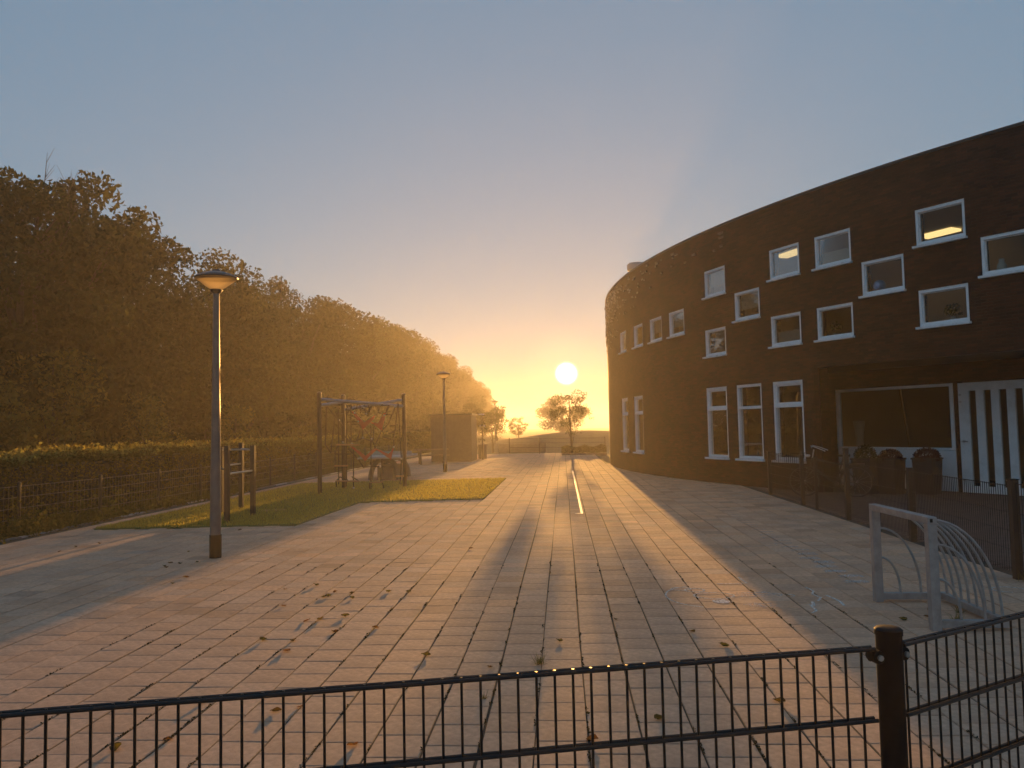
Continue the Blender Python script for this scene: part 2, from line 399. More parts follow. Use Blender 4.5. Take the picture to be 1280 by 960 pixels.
# ------------------------------------------------------------------ paving of square concrete tiles, each with its own edges
TURF = [(-8.75, 13.95), (-5.0, 14.25), (-4.92, 18.55), (-1.97, 18.95), (-1.97, 26.4), (-8.75, 25.4)]
def in_poly(x, y, P):
    c = False; n = len(P)
    for i in range(n):
        (x0, y0), (x1, y1) = P[i], P[(i+1) % n]
        if (y0 > y) != (y1 > y) and x < (x1-x0)*(y-y0)/(y1-y0)+x0: c = not c
    return c
def tile_geo(sx, sy, ins, depth, dz, tx, ty):
    """a tile with bevelled rim: corners of the rim below, of the top inside it; dz and tilts make it uneven"""
    a, b = sx/2, sy/2; zz = lambda x, y: dz+tx*x+ty*y
    low = [(-a, -b), (a, -b), (a, b), (-a, b)]; hi = [(-a+ins, -b+ins), (a-ins, -b+ins), (a-ins, b-ins), (-a+ins, b-ins)]
    v = [(x, y, -depth) for x, y in low]+[(x, y, zz(x, y)-.0025) for x, y in low]+[(x, y, zz(x, y)) for x, y in hi]
    f = [(8, 9, 10, 11)]
    for i in range(4):
        j = (i+1) % 4
        f.append((4+i, 4+j, 8+j, 8+i)); f.append((i, j, 4+j, 4+i))
    return v, f
def tint_attr(me, cols):
    at = me.attributes.new('tint', 'FLOAT_COLOR', 'POINT')
    c = np.ones((len(cols), 4), dtype=np.float32); c[:, :3] = cols; at.data.foreach_set('color', c.reshape(-1))
def tile_tint(rng):
    b = rng.gauss(1, .065); w = rng.gauss(0, .03)
    if rng.random() < .06: b *= .82
    return (b*(1+w), b, b*(1-w))
pav = MB(); pav.box(-9.45, 5.02, -2.5, 36.0, -.048, -.009); pav.box(-9.45, 2.0, 36.0, 51.6, -.048, -.009); pav.box(5.021, 13.5, 5.0, 22.5, -.048, -.0095)
pavement = tag(pav.build('pavement', M['joint']), kind='structure')
rng = random.Random(7)
PT = .30; cells = []
ncol0, ncol1 = int(math.floor((-9.4-.1)/PT))+1, int((4.95-.1)/PT)
for i in range(ncol0, ncol1):
    x = .1+PT*(i+.5); off = (.15 if i % 2 else 0)+rng.uniform(-.04, .04); w = rng.uniform(-.003, .003)
    for j in range(-8, 172):
        y = off+PT*(j+.5)
        if x > 1.95 and y > 35.8: continue
        if inside_building(x, y) or in_poly(x, y, TURF) or (x < -9.1 and y < 13 and False): continue
        cells.append((x+w+.004*math.sin(y*.8+i), y+rng.uniform(-.002, .002)))
def key(c):
    x, y = c
    if y < 3.7 or abs(x/y+.065) > .72: return 1e6
    return y+.15*abs(x)
order = sorted(range(len(cells)), key=lambda k: key(cells[k]))
near = set(order[:300])
variants = []
for k in range(10):
    v, f = tile_geo(PT-.012, PT-.009, .004, .012, rng.uniform(-.001, .001), rng.gauss(0, .003), rng.gauss(0, .003))
    me = bpy.data.meshes.new('paving_tile'); me.from_pydata(v, [], f); me.materials.append(M['tile']); tint_attr(me, [tile_tint(rng)]*12); variants.append(me)
bulk = MB(); bt = []
for k, (x, y) in enumerate(cells):
    if k in near:
        link('paving_tile', variants[rng.randrange(10)], pavement, (x, y, 0))
    else:
        v, f = tile_geo(PT-.012, PT-.009, .004, .012, rng.uniform(-.001, .001), rng.gauss(0, .003), rng.gauss(0, .003))
        bulk.add([(a+x, b+y, c) for a, b, c in v], f); bt += [tile_tint(rng)]*12
o = bulk.build('paving_tiles', M['tile'], pavement); tint_attr(o.data, bt); tag(o, kind='stuff')
# small dark pavers of the strip before the entrance
bulk = MB(); bt = []
for j in range(0, 170):
    y = 5.1+j*.1
    for i in range(0, 42):
        x = 5.14+(.1 if j % 2 else 0)+i*.2
        if inside_building(x, y): continue
        v, f = tile_geo(.195, .095, .004, .012, rng.uniform(-.001, .0015), rng.gauss(0, .006), rng.gauss(0, .006))
        bulk.add([(a+x, b+y, c) for a, b, c in v], f); bt += [tile_tint(rng)]*12
o = bulk.build('small_pavers', M['clinker'], pavement); tint_attr(o.data, bt); tag(o, kind='stuff')
# kerb stones between the paving and the verge under the fence
for k in range(46):
    y0 = -2.0+k
    MB().box(-9.56, -9.455, y0+.004, y0+.996, -.05, rng.uniform(.012, .02)).build('kerb_stone', M['conc_dark'] if k % 3 else M['concrete'], pavement, bevel=.006)

# artificial turf: slightly raised sheet plus its short pile
turf = MB(); turf.prism(TURF, -.008, .022)
turf = tag(turf.build('turf', M['turf']), kind='structure')
rg = np.random.default_rng(5)
P = []
while len(P) < 46000:
    x = rg.uniform(-8.75, -1.97); y = 13.9+12.5*rg.random()**1.5
    if in_poly(x, y, TURF): P.append((x, y, .03))
P = np.array(P); V = np.empty((len(P), 4, 3)); a = rg.uniform(0, 2*math.pi, len(P)); w = rg.uniform(.004, .009, len(P))[:, None]; h = rg.uniform(.02, .05, len(P))
d = np.stack([np.cos(a), np.sin(a), 0*a], 1); lean = np.stack([rg.normal(0, .01, len(P)), rg.normal(0, .01, len(P)), h], 1)
P[:, 2] = .021
V[:, 0] = P-d*w; V[:, 1] = P+d*w; V[:, 2] = P+d*w*.4+lean; V[:, 3] = P-d*w*.4+lean
tag(link('turf_pile', fast_quads('turf_pile', V, M['turfblade'], leaf_tints(len(P), rg)), turf), kind='stuff')

# painted stripe in the paving, with its cross tick
p = MB(); p.box(.315, .36, 15.5, 30.6, .0035, .006); p.box(.20, .314, 15.5, 15.56, .0035, .006)
tag(p.build('painted_line', M['paint']), kind='structure')

# ------------------------------------------------------------------ the building
school = empty('school_building', arc(0)+(0,))
tag(school, 'long curved dark brick school building with scattered white framed windows and a recessed entrance', 'building')
LX, LY = arc(0)
def part(mb, name, m, parent=None, smooth=False, bevel=0):
    """parts are modelled in place and then hung under the building's own origin"""
    par = parent or school
    mb.v = [(x-LX, y-LY, z) for x, y, z in mb.v]
    return mb.build(name, m, par, smooth, None, bevel)
UP_W, UP_H = 1.04, .795
UPPER = [(18.65, 6.27), (19.96, 5.39), (17.31, 5.39), (16.02, 6.27), (14.49, 6.27), (11.60, 6.27), (13.03, 5.38), (14.46, 4.51), (16.0, 4.51), (18.64, 4.51),
         (11.54, 4.51), (9.31, 5.37), (7.71, 5.37), (5.95, 5.37), (3.83, 5.38), (21.3, 6.27), (22.7, 5.39), (21.3, 4.51), (24.1, 6.27)]
TALL = [(11.5, 0), (12.98, 1), (14.44, 2), (3.83, 0), (5.75, 0)]
OPEN = [(s, s+UP_W, z-UP_H, z) for s, z in UPPER]+[(s, s+1.03, .75, 2.79) for s, k in TALL]
def facade(off, uvname=None, reveal=None):
    ss = sorted(set([round(S0+i*.5, 3) for i in range(int((S1-S0)/.5)+1)]+[round(v, 3) for o in OPEN for v in o[:2]]+[SR, SRE]))
    zs = sorted(set([-.04, .4, HB, 3.3]+[round(v, 3) for o in OPEN for v in o[2:]]+[ZS]))
    mb = MB(); uv = []
    idx = {}
    def vid(s, z, o):
        k = (s, z, o)
        if k not in idx:
            idx[k] = len(mb.v); x, y = arc(s, o); mb.v.append((x, y, z)); uv.append((s+(o if o else 0), z))
        return idx[k]
    for i in range(len(ss)-1):
        for j in range(len(zs)-1):
            sm, zm = (ss[i]+ss[i+1])/2, (zs[j]+zs[j+1])/2
            if any(o[0] < sm < o[1] and o[2] < zm < o[3] for o in OPEN): continue
            if SR < sm < SRE and zm < ZS: continue
            mb.f.append((vid(ss[i], zs[j], 0), vid(ss[i], zs[j+1], 0), vid(ss[i+1], zs[j+1], 0), vid(ss[i+1], zs[j], 0))[::-1])
            mb.f.append((vid(ss[i], zs[j], -.34), vid(ss[i], zs[j+1], -.34), vid(ss[i+1], zs[j+1], -.34), vid(ss[i+1], zs[j], -.34)))
    for a, b, c, d in OPEN:
        a, b, c, d = (round(q, 3) for q in (a, b, c, d))
        si = [s for s in ss if a <= s <= b]; zi = [z for z in zs if c <= z <= d]
        for k in range(len(si)-1):
            for z in (c, d): mb.f.append((vid(si[k], z, 0), vid(si[k+1], z, 0), vid(si[k+1], z, -.34), vid(si[k], z, -.34)))
        for k in range(len(zi)-1):
            for s in (a, b): mb.f.append((vid(s, zi[k], 0), vid(s, zi[k+1], 0), vid(s, zi[k+1], -.34), vid(s, zi[k], -.34)))
    return mb, uv
mb, uv = facade(0)
def add_uv(o, uv):
    l = o.data.uv_layers.new(name='UVMap')
    for lp in o.data.loops: l.data[lp.index].uv = uv[lp.vertex_index]
o = part(mb, 'wall', M['brick']); add_uv(o, uv)
# recess: its back wall, with openings, the two cheeks and the soffit
def flat_wall(pa, pb, z0, z1, holes, th=.2):
    """straight wall from pa to pb (plan), holes in (t0, t1, z0, z1); thickness goes to the right of the run"""
    L = math.dist(pa, pb); ex = ((pb[0]-pa[0])/L, (pb[1]-pa[1])/L); ey = (-ex[1], ex[0])
    ts = sorted(set([0, L]+[h for q in holes for h in q[:2]])); zz = sorted(set([z0, z1]+[h for q in holes for h in q[2:]]))
    mb = MB(); uv = []
    for i in range(len(ts)-1):
        for j in range(len(zz)-1):
            tm, zm = (ts[i]+ts[i+1])/2, (zz[j]+zz[j+1])/2
            if any(q[0] < tm < q[1] and q[2] < zm < q[3] for q in holes): continue
            for d, fl in ((0, False), (th, True)):
                o = len(mb.v)
                for t, z in ((ts[i], zz[j]), (ts[i+1], zz[j]), (ts[i+1], zz[j+1]), (ts[i], zz[j+1])):
                    mb.v.append((pa[0]+ex[0]*t+ey[0]*d, pa[1]+ex[1]*t+ey[1]*d, z)); uv.append((t+d, z))
                mb.f.append((o, o+1, o+2, o+3)[::-1] if fl else (o, o+1, o+2, o+3))
    for q in holes:
        for (ta, za), (tb, zb) in (((q[0], q[2]), (q[1], q[2])), ((q[1], q[2]), (q[1], q[3])), ((q[1], q[3]), (q[0], q[3])), ((q[0], q[3]), (q[0], q[2]))):
            o = len(mb.v)
            for t, z, d in ((ta, za, 0), (tb, zb, 0), (tb, zb, th), (ta, za, th)):
                mb.v.append((pa[0]+ex[0]*t+ey[0]*d, pa[1]+ex[1]*t+ey[1]*d, z)); uv.append((t+d, z))
            mb.f.append((o, o+1, o+2, o+3))
    return mb, uv
WT0, WT1, DT0, DT1 = -3.13, .04, .15, 2.0        # entrance window and door along the recess wall
holes = [(WT0-RT0, WT1-RT0, 0.0, 2.57), (DT0-RT0, DT1-RT0, -.03, 2.58)]
mb, uv = flat_wall(rec(RT0), rec(RT1), -.04, ZS, [(a, b, max(c, -.03), d) for a, b, c, d in holes]); o = part(mb, 'entrance_wall', M['brick']); add_uv(o, uv)
mb, uv = flat_wall(arc(SR), rec(RT0), -.04, ZS, [], .12); o = part(mb, 'entrance_cheek', M['brick']); add_uv(o, uv)
mb, uv = flat_wall(rec(RT1), arc(SRE), -.04, ZS, [], .12); o = part(mb, 'entrance_cheek', M['brick']); add_uv(o, uv)
sf = MB(); sf.prism([arc(SR+i*(SRE-SR)/16, -.002) for i in range(17)][::-1]+[rec(RT0, -.1), rec(RT1, -.1)][::1], ZS+.002, ZS+.12); part(sf, 'entrance_soffit', M['coping'])
# back of the building, roof, coping, floors, inner wall
BACK = [(14.0, 47.0), (27.0, 22.0)]
ring = [arc(S0+(S1-S0)*i/60) for i in range(61)]
run = [ring[-1], BACK[1], BACK[0], ring[0]]
for a, b in zip(run[:-1], run[1:]):
    mb, uv = flat_wall(a, b, -.04, HB, [], .02); o = part(mb, 'rear_wall', M['brick']); add_uv(o, uv)
inner = [arc(S0+(S1-S0)*i/60, -.05) for i in range(61)]+[(26.6, 22.2), (14.0, 46.5)]
part(MB().prism(inner[::-1], 7.12, 7.2), 'roof', M['roof'])
ceil_poly = [arc(S0+(S1-S0)*i/60, -.345) for i in range(61)]+[arc(S1-(S1-S0)*i/60, -6.4) for i in range(61)]
def ring_slab(z0, z1, o0, o1, sa=S0, sb=S1, n=60):
    m = MB()
    for i in range(n):
        s, t = sa+(sb-sa)*i/n, sa+(sb-sa)*(i+1)/n
        a, b, c, d = arc(s, o0), arc(t, o0), arc(t, o1), arc(s, o1)
        k = len(m.v); m.v += [(*a, z0), (*b, z0), (*c, z0), (*d, z0), (*a, z1), (*b, z1), (*c, z1), (*d, z1)]
        m.f += [(k, k+1, k+2, k+3), (k+7, k+6, k+5, k+4), (k, k+4, k+5, k+1), (k+3, k+2, k+6, k+7)]
    return m
part(ring_slab(7.0, 7.08, -.345, -6.4), 'ceiling', M['ceil'])
part(ring_slab(3.16, 3.42, -.345, -6.4), 'floor_slab', M['floor'])
part(ring_slab(-.04, 7.0, -6.41, -6.6), 'inner_wall', M['room'])
for s in (2.5, 7.3): 
    pa, pb = arc(s, -.36), arc(s, -6.38); mb, uv = flat_wall(pa, pb, 3.43, 6.99, [], .1); part(mb, 'partition', M['room'])
part(ring_slab(HB+.001, HB+.06, .035, -.36), 'coping', M['coping'])
def bar_frame(m, o, ex, ey, a, b, c, d, y0, y1, w=.06, wt=None, wb=None):
    wt = wt or w; wb = wb or w
    m.obox(o, ex, ey, a, b, y0, y1, c, c+wb); m.obox(o, ex, ey, a, b, y0, y1, d-wt, d)
    m.obox(o, ex, ey, a, a+w, y0, y1, c+wb, d-wt); m.obox(o, ex, ey, b-w, b, y0, y1, c+wb, d-wt); return m
def sub(mb, name, m, parent, bevel=0):
    mb.v = [(x-LX, y-LY, z) for x, y, z in mb.v]; return mb.build(name, m, parent, False, None, bevel)
for k, (s, z) in enumerate(UPPER):
    o, ex, ey = frame_at(s+UP_W/2); h = UP_W/2
    w = part(bar_frame(MB(), o, ex, ey, -h, h, z-UP_H, z, -.16, -.016, .058, .07, .07), 'window', M['white'], bevel=.006)
    m = MB(); m.obox(o, ex, ey, -h+.058, h-.058, -.09, -.08, z-UP_H+.07, z-.07); sub(m, 'pane', M['glass'], w)
    m = MB(); bar_frame(m, o, ex, ey, -h+.0585, h-.0585, z-UP_H+.0705, z-.0705, -.115, -.06, .02); sub(m, 'sash', M['sill'], w)
    if k in (3, 5, 6, 7, 11, 12):
        m = MB(); m.obox(o, ex, ey, -h+.09, h-.09, -.175, -.168, z-UP_H+(.02 if k in (3, 7) else .30), z-.05 if k not in (3, 7) else z-.42); sub(m, 'roller_blind', M['blind'], w)
    m = MB(); m.obox(o, ex, ey, -h-.05, h+.04, .001, .085, z-UP_H-.055, z-UP_H-.002); sub(m, 'sill', M['sill'], w, .006)
for s, kind in TALL:
    o, ex, ey = frame_at(s+.515); h = .515; z0, z1 = .75, 2.79
    m = bar_frame(MB(), o, ex, ey, -h, h, z0, z1, -.16, -.016, .06, .075, .07); m.obox(o, ex, ey, -h+.06, h-.06, -.16, -.0165, 2.11, 2.19)
    w = part(m, 'tall_window', M['white'], bevel=.006)
    m = MB(); m.obox(o, ex, ey, -h+.06, h-.06, -.10, -.09, z0+.07, 2.11); sub(m, 'pane', M['glass'], w)
    m = MB(); m.obox(o, ex, ey, -h+.06, h-.06, -.10, -.09, 2.19, z1-.075); sub(m, 'pane', M['glass'], w)
    if kind != 1:
        m = MB(); bar_frame(m, o, ex, ey, -h+.0605, h-.0605, 2.1905, z1-.0755, -.125, -.05, .05); sub(m, 'sash', M['white'], w)
    m = MB(); m.obox(o, ex, ey, -h-.06, h+.05, .001, .09, z0-.06, z0-.002); sub(m, 'sill', M['sill'], w, .006)
# entrance window over its white panels
RY = (RN[0], RN[1])
m = bar_frame(MB(), RO, RD, RY, WT0, WT1, .98, 2.57, -.10, .03, .085, .07, .06)
w = part(m, 'entrance_window', M['white'], bevel=.006)
m = MB(); m.obox(RO, RD, RY, WT0+.085, WT1-.085, -.05, -.04, 1.04, 2.50); sub(m, 'pane', M['glass'], w)
nP = 3
for k in range(nP):
    a = WT0+(WT1-WT0)*k/nP+.004; b = WT0+(WT1-WT0)*(k+1)/nP-.004
    m = MB(); m.obox(RO, RD, RY, a, b, -.08, .018, .015, .974); part(m, 'panel', M['panel'], bevel=.005)
# entrance door: white leaf with upright glass slots
m = MB(); zs0, zs1 = .17, 2.37; slots = [DT0+.24+.335*k for k in range(5)]
m.obox(RO, RD, RY, DT0, DT1, -.07, .01, .012, zs0); m.obox(RO, RD, RY, DT0, DT1, -.07, .01, zs1, 2.56)
e = [DT0]+[q for s in slots for q in (s, s+.16)]+[DT1]
for a, b in zip(e[0::2], e[1::2]): m.obox(RO, RD, RY, a, b, -.07, .01, zs0, zs1)
door = part(m, 'entrance_door', M['white'], bevel=.004)
for s in slots: q = MB(); q.obox(RO, RD, RY, s, s+.16, -.04, -.03, zs0, zs1); sub(q, 'glazing', M['glass'], door)
def rp(t, y, z): p = rec(t, y); return (p[0], p[1], z)
q = MB(); q.tube([rp(DT0+.09, .01, 1.2), rp(DT0+.09, .07, 1.2), rp(DT0+.2, .075, 1.2)], .014, 6); q.tube([rp(DT0+.09, .01, 1.2), rp(DT0+.09, .022, 1.2)], .035, 10); sub(q, 'door_handle', M['steel'], door)
for z in (2.12, 2.28, .3): q = MB(); q.tube([rp(DT0+.05, .011, z), rp(DT0+.05, .035, z)], .028, 8); sub(q, 'door_stop', M['steel'], door)
# bricks laid proud of the wall near its far upper end; they catch the last sun
brng = random.Random(21)
used = set(); n = 0
while n < 290:
    s = min(12.5, -2.6+abs(brng.gauss(0, 5.0))); z = 7.3-abs(brng.gauss(0, .8 if s < 5 else .55))
    i, j = round(s/.11), int(z/.0625)
    if (i, j) in used or z < 4.9: continue
    s, z = i*.11, j*.0625+.003
    if any(a-.2 < s < b+.2 and c-.1 < z < d+.06 for a, b, c, d in OPEN): continue
    used.add((i, j)); used.add((i+1, j)); used.add((i-1, j)); n += 1
    o, ex, ey = frame_at(s); t = R(brng.gauss(6, 7)); ex2 = (ex[0]*math.cos(t)-ex[1]*math.sin(t), ex[0]*math.sin(t)+ex[1]*math.cos(t)); ey2 = (ey[0]*math.cos(t)-ey[1]*math.sin(t), ey[0]*math.sin(t)+ey[1]*math.cos(t))
    L = brng.choice([.05, .05, .1]); m = MB(); m.obox(o, ex2, ey2, -L, L, -.05, brng.uniform(.015, .05), z, z+.055); part(m, 'brick', M['brick_piece'])
# roof vent standing behind the parapet
m = MB(); m.lathe([(.30, 7.2), (.30, 8.35), (.42, 8.4), (.42, 8.62), (.36, 8.68)], 20, (3.35, 33.2, 0)); part(m, 'roof_vent', M['vent'], smooth=True)
# lit and unlit ceiling panels inside
for (x, y, lit) in ((10.75, 22.3, True), (7.25, 24.3, True), (12.4, 20.4, False), (5.6, 27.5, False)):
    a = math.atan2(CY-y, CX-x); ex, ey = (math.sin(a), -math.cos(a)), (-math.cos(a), -math.sin(a))
    m = MB(); m.obox((x, y), ex, ey, -.5, .5, -.22, .22, 6.93, 6.995)
    q = part(m, 'ceiling_light', M['lit'] if lit else M['panel'])
    if lit: q['label'] = 'ceiling light glowing yellow behind the glass'

# ------------------------------------------------------------------ near mesh fence of upright bars
def bar_panel(name, pa, pb, label, z0=.06, z1=1.09, step=.05):
    """stiff panel of upright round bars between doubled horizontal bars, hung between two posts"""
    L = math.dist(pa, pb); rz = math.atan2(pb[1]-pa[1], pb[0]-pa[0]); root = empty(name, (pa[0], pa[1], 0), rz)
    tag(root, label, 'fence', 'fence along the near edge of the square')
    v = MB().tube([(0, 0, z0), (0, 0, z1)], .0039, 6).mesh('upright_bar', M['black'], True)
    n = int((L-.03)/step)
    for k in range(n+1): link('upright_bar', v, root, (.02+k*step, 0, 0))
    h = MB().tube([(0, 0, 0), (L, 0, 0)], .006, 8).mesh('cross_bar', M['black'], True)
    hz = [z1-.006-.2*k for k in range(6)]
    for z in hz:
        for y in (-.0099, .0099): link('cross_bar', h, root, (0, y, z))
    return root, rz, L
post_xy = (.925, 2.335)
def round_post(name, xy, label, h=1.135, r=.036):
    root = empty(name, (xy[0], xy[1], 0)); tag(root, label, 'fence post', 'fence along the near edge of the square')
    MB().lathe([(r, -.05), (r, h-.012), (r-.001, h-.012)], 24).build('post', M['blackpost'], root, True)
    m = MB().lathe([(r+.0025, h-.014), (r+.0025, h), (r-.004, h+.005), (r*.4, h+.006)], 24); m.build('cap', M['blackpost'], root, True)
    return root
dl = Vector((-2.22, -.53)).normalized(); dr = Vector((.53, .34)).normalized()
bar_panel('bar_fence', tuple(Vector(post_xy)+dl*2.46), tuple(Vector(post_xy)+dl*.052), 'black upright-bar fence panel running left from the round post, its top bar glinting orange')
bar_panel('bar_fence', tuple(Vector(post_xy)+dr*.052), tuple(Vector(post_xy)+dr*2.46), 'black upright-bar fence panel running right from the round post, in front of the goal')
p = round_post('fence_post', post_xy, 'thick round black post where the two near fence panels meet')
for d in (dl, dr):
    for z in (1.062, .662, .262):
        c = Vector((d.x*.045, d.y*.045, z)); m = MB(); m.tube([c+Vector((-d.x*.012, -d.y*.012, 0)), c+Vector((d.x*.02, d.y*.02, 0))], .014, 10)
        nrm_ = Vector((d.y, -d.x, 0)); m.tube([c+nrm_*-.02, c+nrm_*.02], .019, 12); cl_ = m.build('clamp', M['blackpost'], p, True)
        s_ = 1 if nrm_.y < 0 else -1; MB().tube([c+nrm_*.0205*s_, c+nrm_*.027*s_], .0085, 8).build('bolt', M['steel'], cl_, True)
round_post('fence_post', tuple(Vector(post_xy)+dl*2.51), 'round black post at the far left end of the near fence')
round_post('fence_post', tuple(Vector(post_xy)+dr*2.51), 'round black post at the far right end of the near fence')

# ------------------------------------------------------------------ fence in front of the school entrance
EP = [(4.97, 19.15, 1.02), (4.97, 16.6, 1.02), (4.98, 15.75, 1.0), (4.99, 14.09, 1.24), (4.96, 11.5, 1.03), (4.84, 8.73, 1.06), (4.80, 6.1, 1.06)]
EL = ['dark square post ending the entrance fence, below the third tall window', 'dark square post before the bicycle front wheel', 'slim dark post between bicycle wheels at the fence gate',
      'tallest dark gate post of the entrance fence, left of the planters', 'dark fence post behind the goal, in line with the planter nearest the door', 'near dark fence post right of the goal with a grass tuft at its foot', 'dark fence post outside the view beyond the goal']
for k, (x, y, h) in enumerate(EP):
    root = empty('fence_post', (x, y, 0)); tag(root, EL[k], 'fence post', 'posts of the entrance fence')
    w = .04 if k != 2 else .025
    MB().box(-w, w, -w, w, -.03, h).build('post', M['blackwood'] if k < 6 else M['black'], root, bevel=.006)
    MB().box(-w-.004, w+.004, -w-.004, w+.004, h+.001, h+.012).build('cap', M['black'], root)
def mesh_fence(pa, pb, label, group, z0, z1, step, levels, vm, rv=.0028, rh=.0045, end=.05):
    a, b = Vector(pa[:2]), Vector(pb[:2]); d = (b-a).normalized(); a = a+d*end; b = b-d*end; L = (b-a).length
    root = empty('mesh_fence', (a.x, a.y, 0), math.atan2(d.y, d.x)); tag(root, label, 'fence', group)
    m = MB(); n = int(L/step)
    for k in range(n+1):
        x = min(L, k*step); m.box(x-rv, x+rv, -rv, rv, z0, z1)
    tag(m.build('wire_mesh', vm, root), kind='stuff')
    h = MB().tube([(0, .0075, 0), (L, .0075, 0)], rh, 5).mesh('cross_wire', vm)
    for z in levels: link('cross_wire', h, root, (0, 0, z))
    return root
LB = ['mesh fence panel at the far end before the third tall window', 'short mesh gate leaf crossing the bicycle', 'mesh gate leaf behind the bicycle handlebar, left of the tallest gate post',
      'mesh fence panel in front of the three planters', 'mesh fence panel crossing the striped entrance door and behind the goal', 'near mesh fence panel right of the goal']
for k in range(6):
    mesh_fence(EP[k], EP[k+1], LB[k], 'panels of the entrance fence', .06, min(EP[k][2], EP[k+1][2])-.03, .05, [.1, .3, .5, .7, min(EP[k][2], EP[k+1][2])-.04], M['black'])
mesh_fence((4.97, 19.2), (6.25, 19.38), 'mesh fence panel closing the gap between end post and wall', 'panels of the entrance fence', .06, .98, .05, [.1, .3, .5, .7, .97], M['black'])

# ------------------------------------------------------------------ fence along the hedge
FY = [11.2, 13.65, 15.72, 17.94, 20.0, 22.5, 24.92, 27.35, 29.9, 32.4, 34.9, 37.4, 40, 42.6, 45.2, 47.8]
FX = [-10.3, -10.0, -9.73, -9.66, -9.6, -9.62, -9.63, -9.68, -9.7, -9.7, -9.7, -9.7, -9.7, -9.7, -9.7, -9.7]
FX = [min(x, -9.62) for x in FX]
proto = empty('fence_post', (FX[0], FY[0], -.05)); MB().tube([(0, 0, 0), (0, 0, .96)], .033, 8).build('post', M['fencerust'], proto, True); MB().lathe([(.036, .955), (.036, .97), (.012, .985)], 10).build('cap', M['fencerust'], proto, True)
ords = ['first', 'second', 'third', 'fourth', 'fifth', 'sixth', 'seventh', 'eighth', 'ninth', 'tenth', 'eleventh', 'twelfth', 'thirteenth', 'fourteenth', 'fifteenth', 'sixteenth']
for k, (x, y) in enumerate(zip(FX, FY)):
    o = proto if k == 0 else copy_tree(proto)
    o.location = (x, y, -.05)
    if k < 2: lab = 'brown wire fence post outside the left edge of the view' if k < 1 else 'brown fence post among weeds at the left edge, leftmost in view'
    else: lab = ords[k-1]+' brown wire fence post along the hedge, counted from the left edge'
    tag(o, lab, 'fence post', 'posts of the wire fence along the hedge')
for k in range(len(FX)-1):
    lab = 'wire mesh fence bay before the hedge, right after the '+(ords[k-1] if k >= 1 else '')+' brown post' if k >= 1 else 'wire mesh fence bay before the hedge, outside the left edge'
    mesh_fence((FX[k], FY[k]), (FX[k+1], FY[k+1]), lab, 'bays of the wire fence along the hedge', .02, .86, .1, [.06, .25, .45, .65, .85], M['wire'], .0017, .0042, .035)

# ------------------------------------------------------------------ small metal goal
G = empty('football_goal', (3.0, 7.2, 0)); tag(G, 'small grey steel playground goal with arched bars, behind the near fence', 'goal')
gx0, gy0, gx1, gy1 = -.02, .52, .02, -.53       # far post and near post of the mouth (local)
hw = .038
MB().box(gx0-hw, gx0+hw, gy0-hw, gy0+hw, 0, .87-.001).build('goal_post', M['galv'], G, bevel=.006)
MB().box(gx1-hw, gx1+hw, gy1-hw, gy1+hw, 0, .87-.001).build('goal_post', M['galv'], G, bevel=.006)
c = MB(); c.hexa([(gx1-hw, gy1-hw-.002, .87), (gx1+hw, gy1-hw-.002, .87), (gx0+hw, gy0+hw+.002, .87), (gx0-hw, gy0+hw+.002, .87), (gx1-hw, gy1-hw-.002, .93), (gx1+hw, gy1-hw-.002, .93), (gx0+hw, gy0+hw+.002, .93), (gx0-hw, gy0+hw+.002, .93)]); c.build('crossbar', M['galv'], G, bevel=.006)
MB().box(.0, .022, gy1-hw-.0045, gy1-hw-.0022, .885, .915).build('end_plug', M['black'], G)
bx = .60; b0, b1 = .025, .085
MB().box(gx0+hw+.002, bx-.042, gy0-.03, gy0+.03, b0, b1).build('base_bar', M['galv'], G, bevel=.004)
MB().box(gx1+hw+.002, bx-.002, gy1-.03, gy1+.03, b0, b1).build('base_bar', M['galv'], G, bevel=.004)
MB().box(bx-.04, bx+.02, gy1+.033, gy0+.03, b0, b1).build('base_bar', M['galv'], G, bevel=.004)
for k in range(8):
    t = k/7; y = gy1+.06+(gy0-gy1-.12)*t; x0 = gx1+(gx0-gx1)*t
    pts = [(x0+.03+(bx-.01-x0-.03)*math.sin(a), y, b1+(.895-b1)*math.cos(a)) for a in [math.pi/2*i/12 for i in range(13)]]
    MB().tube(pts, .0115, 6).build('arched_bar', M['galv'], G, True)
for (px, py) in ((gx0, gy0), (gx1, gy1)):
    for zt, xe in ((.70, .40), (.42, .21)):
        pts = [(px+hw+(xe-hw)*math.sin(a), py, b1+(zt-b1)*math.cos(a)) for a in [math.pi/2*i/10 for i in range(11)]]
        MB().tube(pts, .0115, 6).build('side_bar', M['galv'], G, True)

# ------------------------------------------------------------------ street lamps
def make_lamp():
    root = empty('street_lamp')
    m = MB(); m.lathe([(.082, 0), (.082, .32), (.078, .322)], 20); m.build('post_foot', M['lampbase'], root, True)
    m = MB(); m.lathe([(.075, .322), (.072, 1.2), (.068, 1.3), (.052, 2.6), (.043, 3.74)], 20); m.build('post', M['lamppole'], root, True)
    MB().lathe([(.05, 3.735), (.075, 3.76), (.085, 3.79), (.07, 3.80)], 20).build('neck', M['lampcap'], root, True)
    d = MB().lathe([(.072, 3.797), (.12, 3.825), (.275, 3.945), (.285, 3.955)], 28).build('diffuser', M['pool'], root, True)
    MB().lathe([(.295, 3.953), (.300, 3.965), (.285, 3.985), (.16, 4.035), (.06, 4.06), (.05, 4.085), (.02, 4.09)], 28).build('hood', M['lampcap'], root, True)
    MB().box(.055, .062, -.04, .04, .6, .85).build('service_door', M['lamppole'], root)
    return root
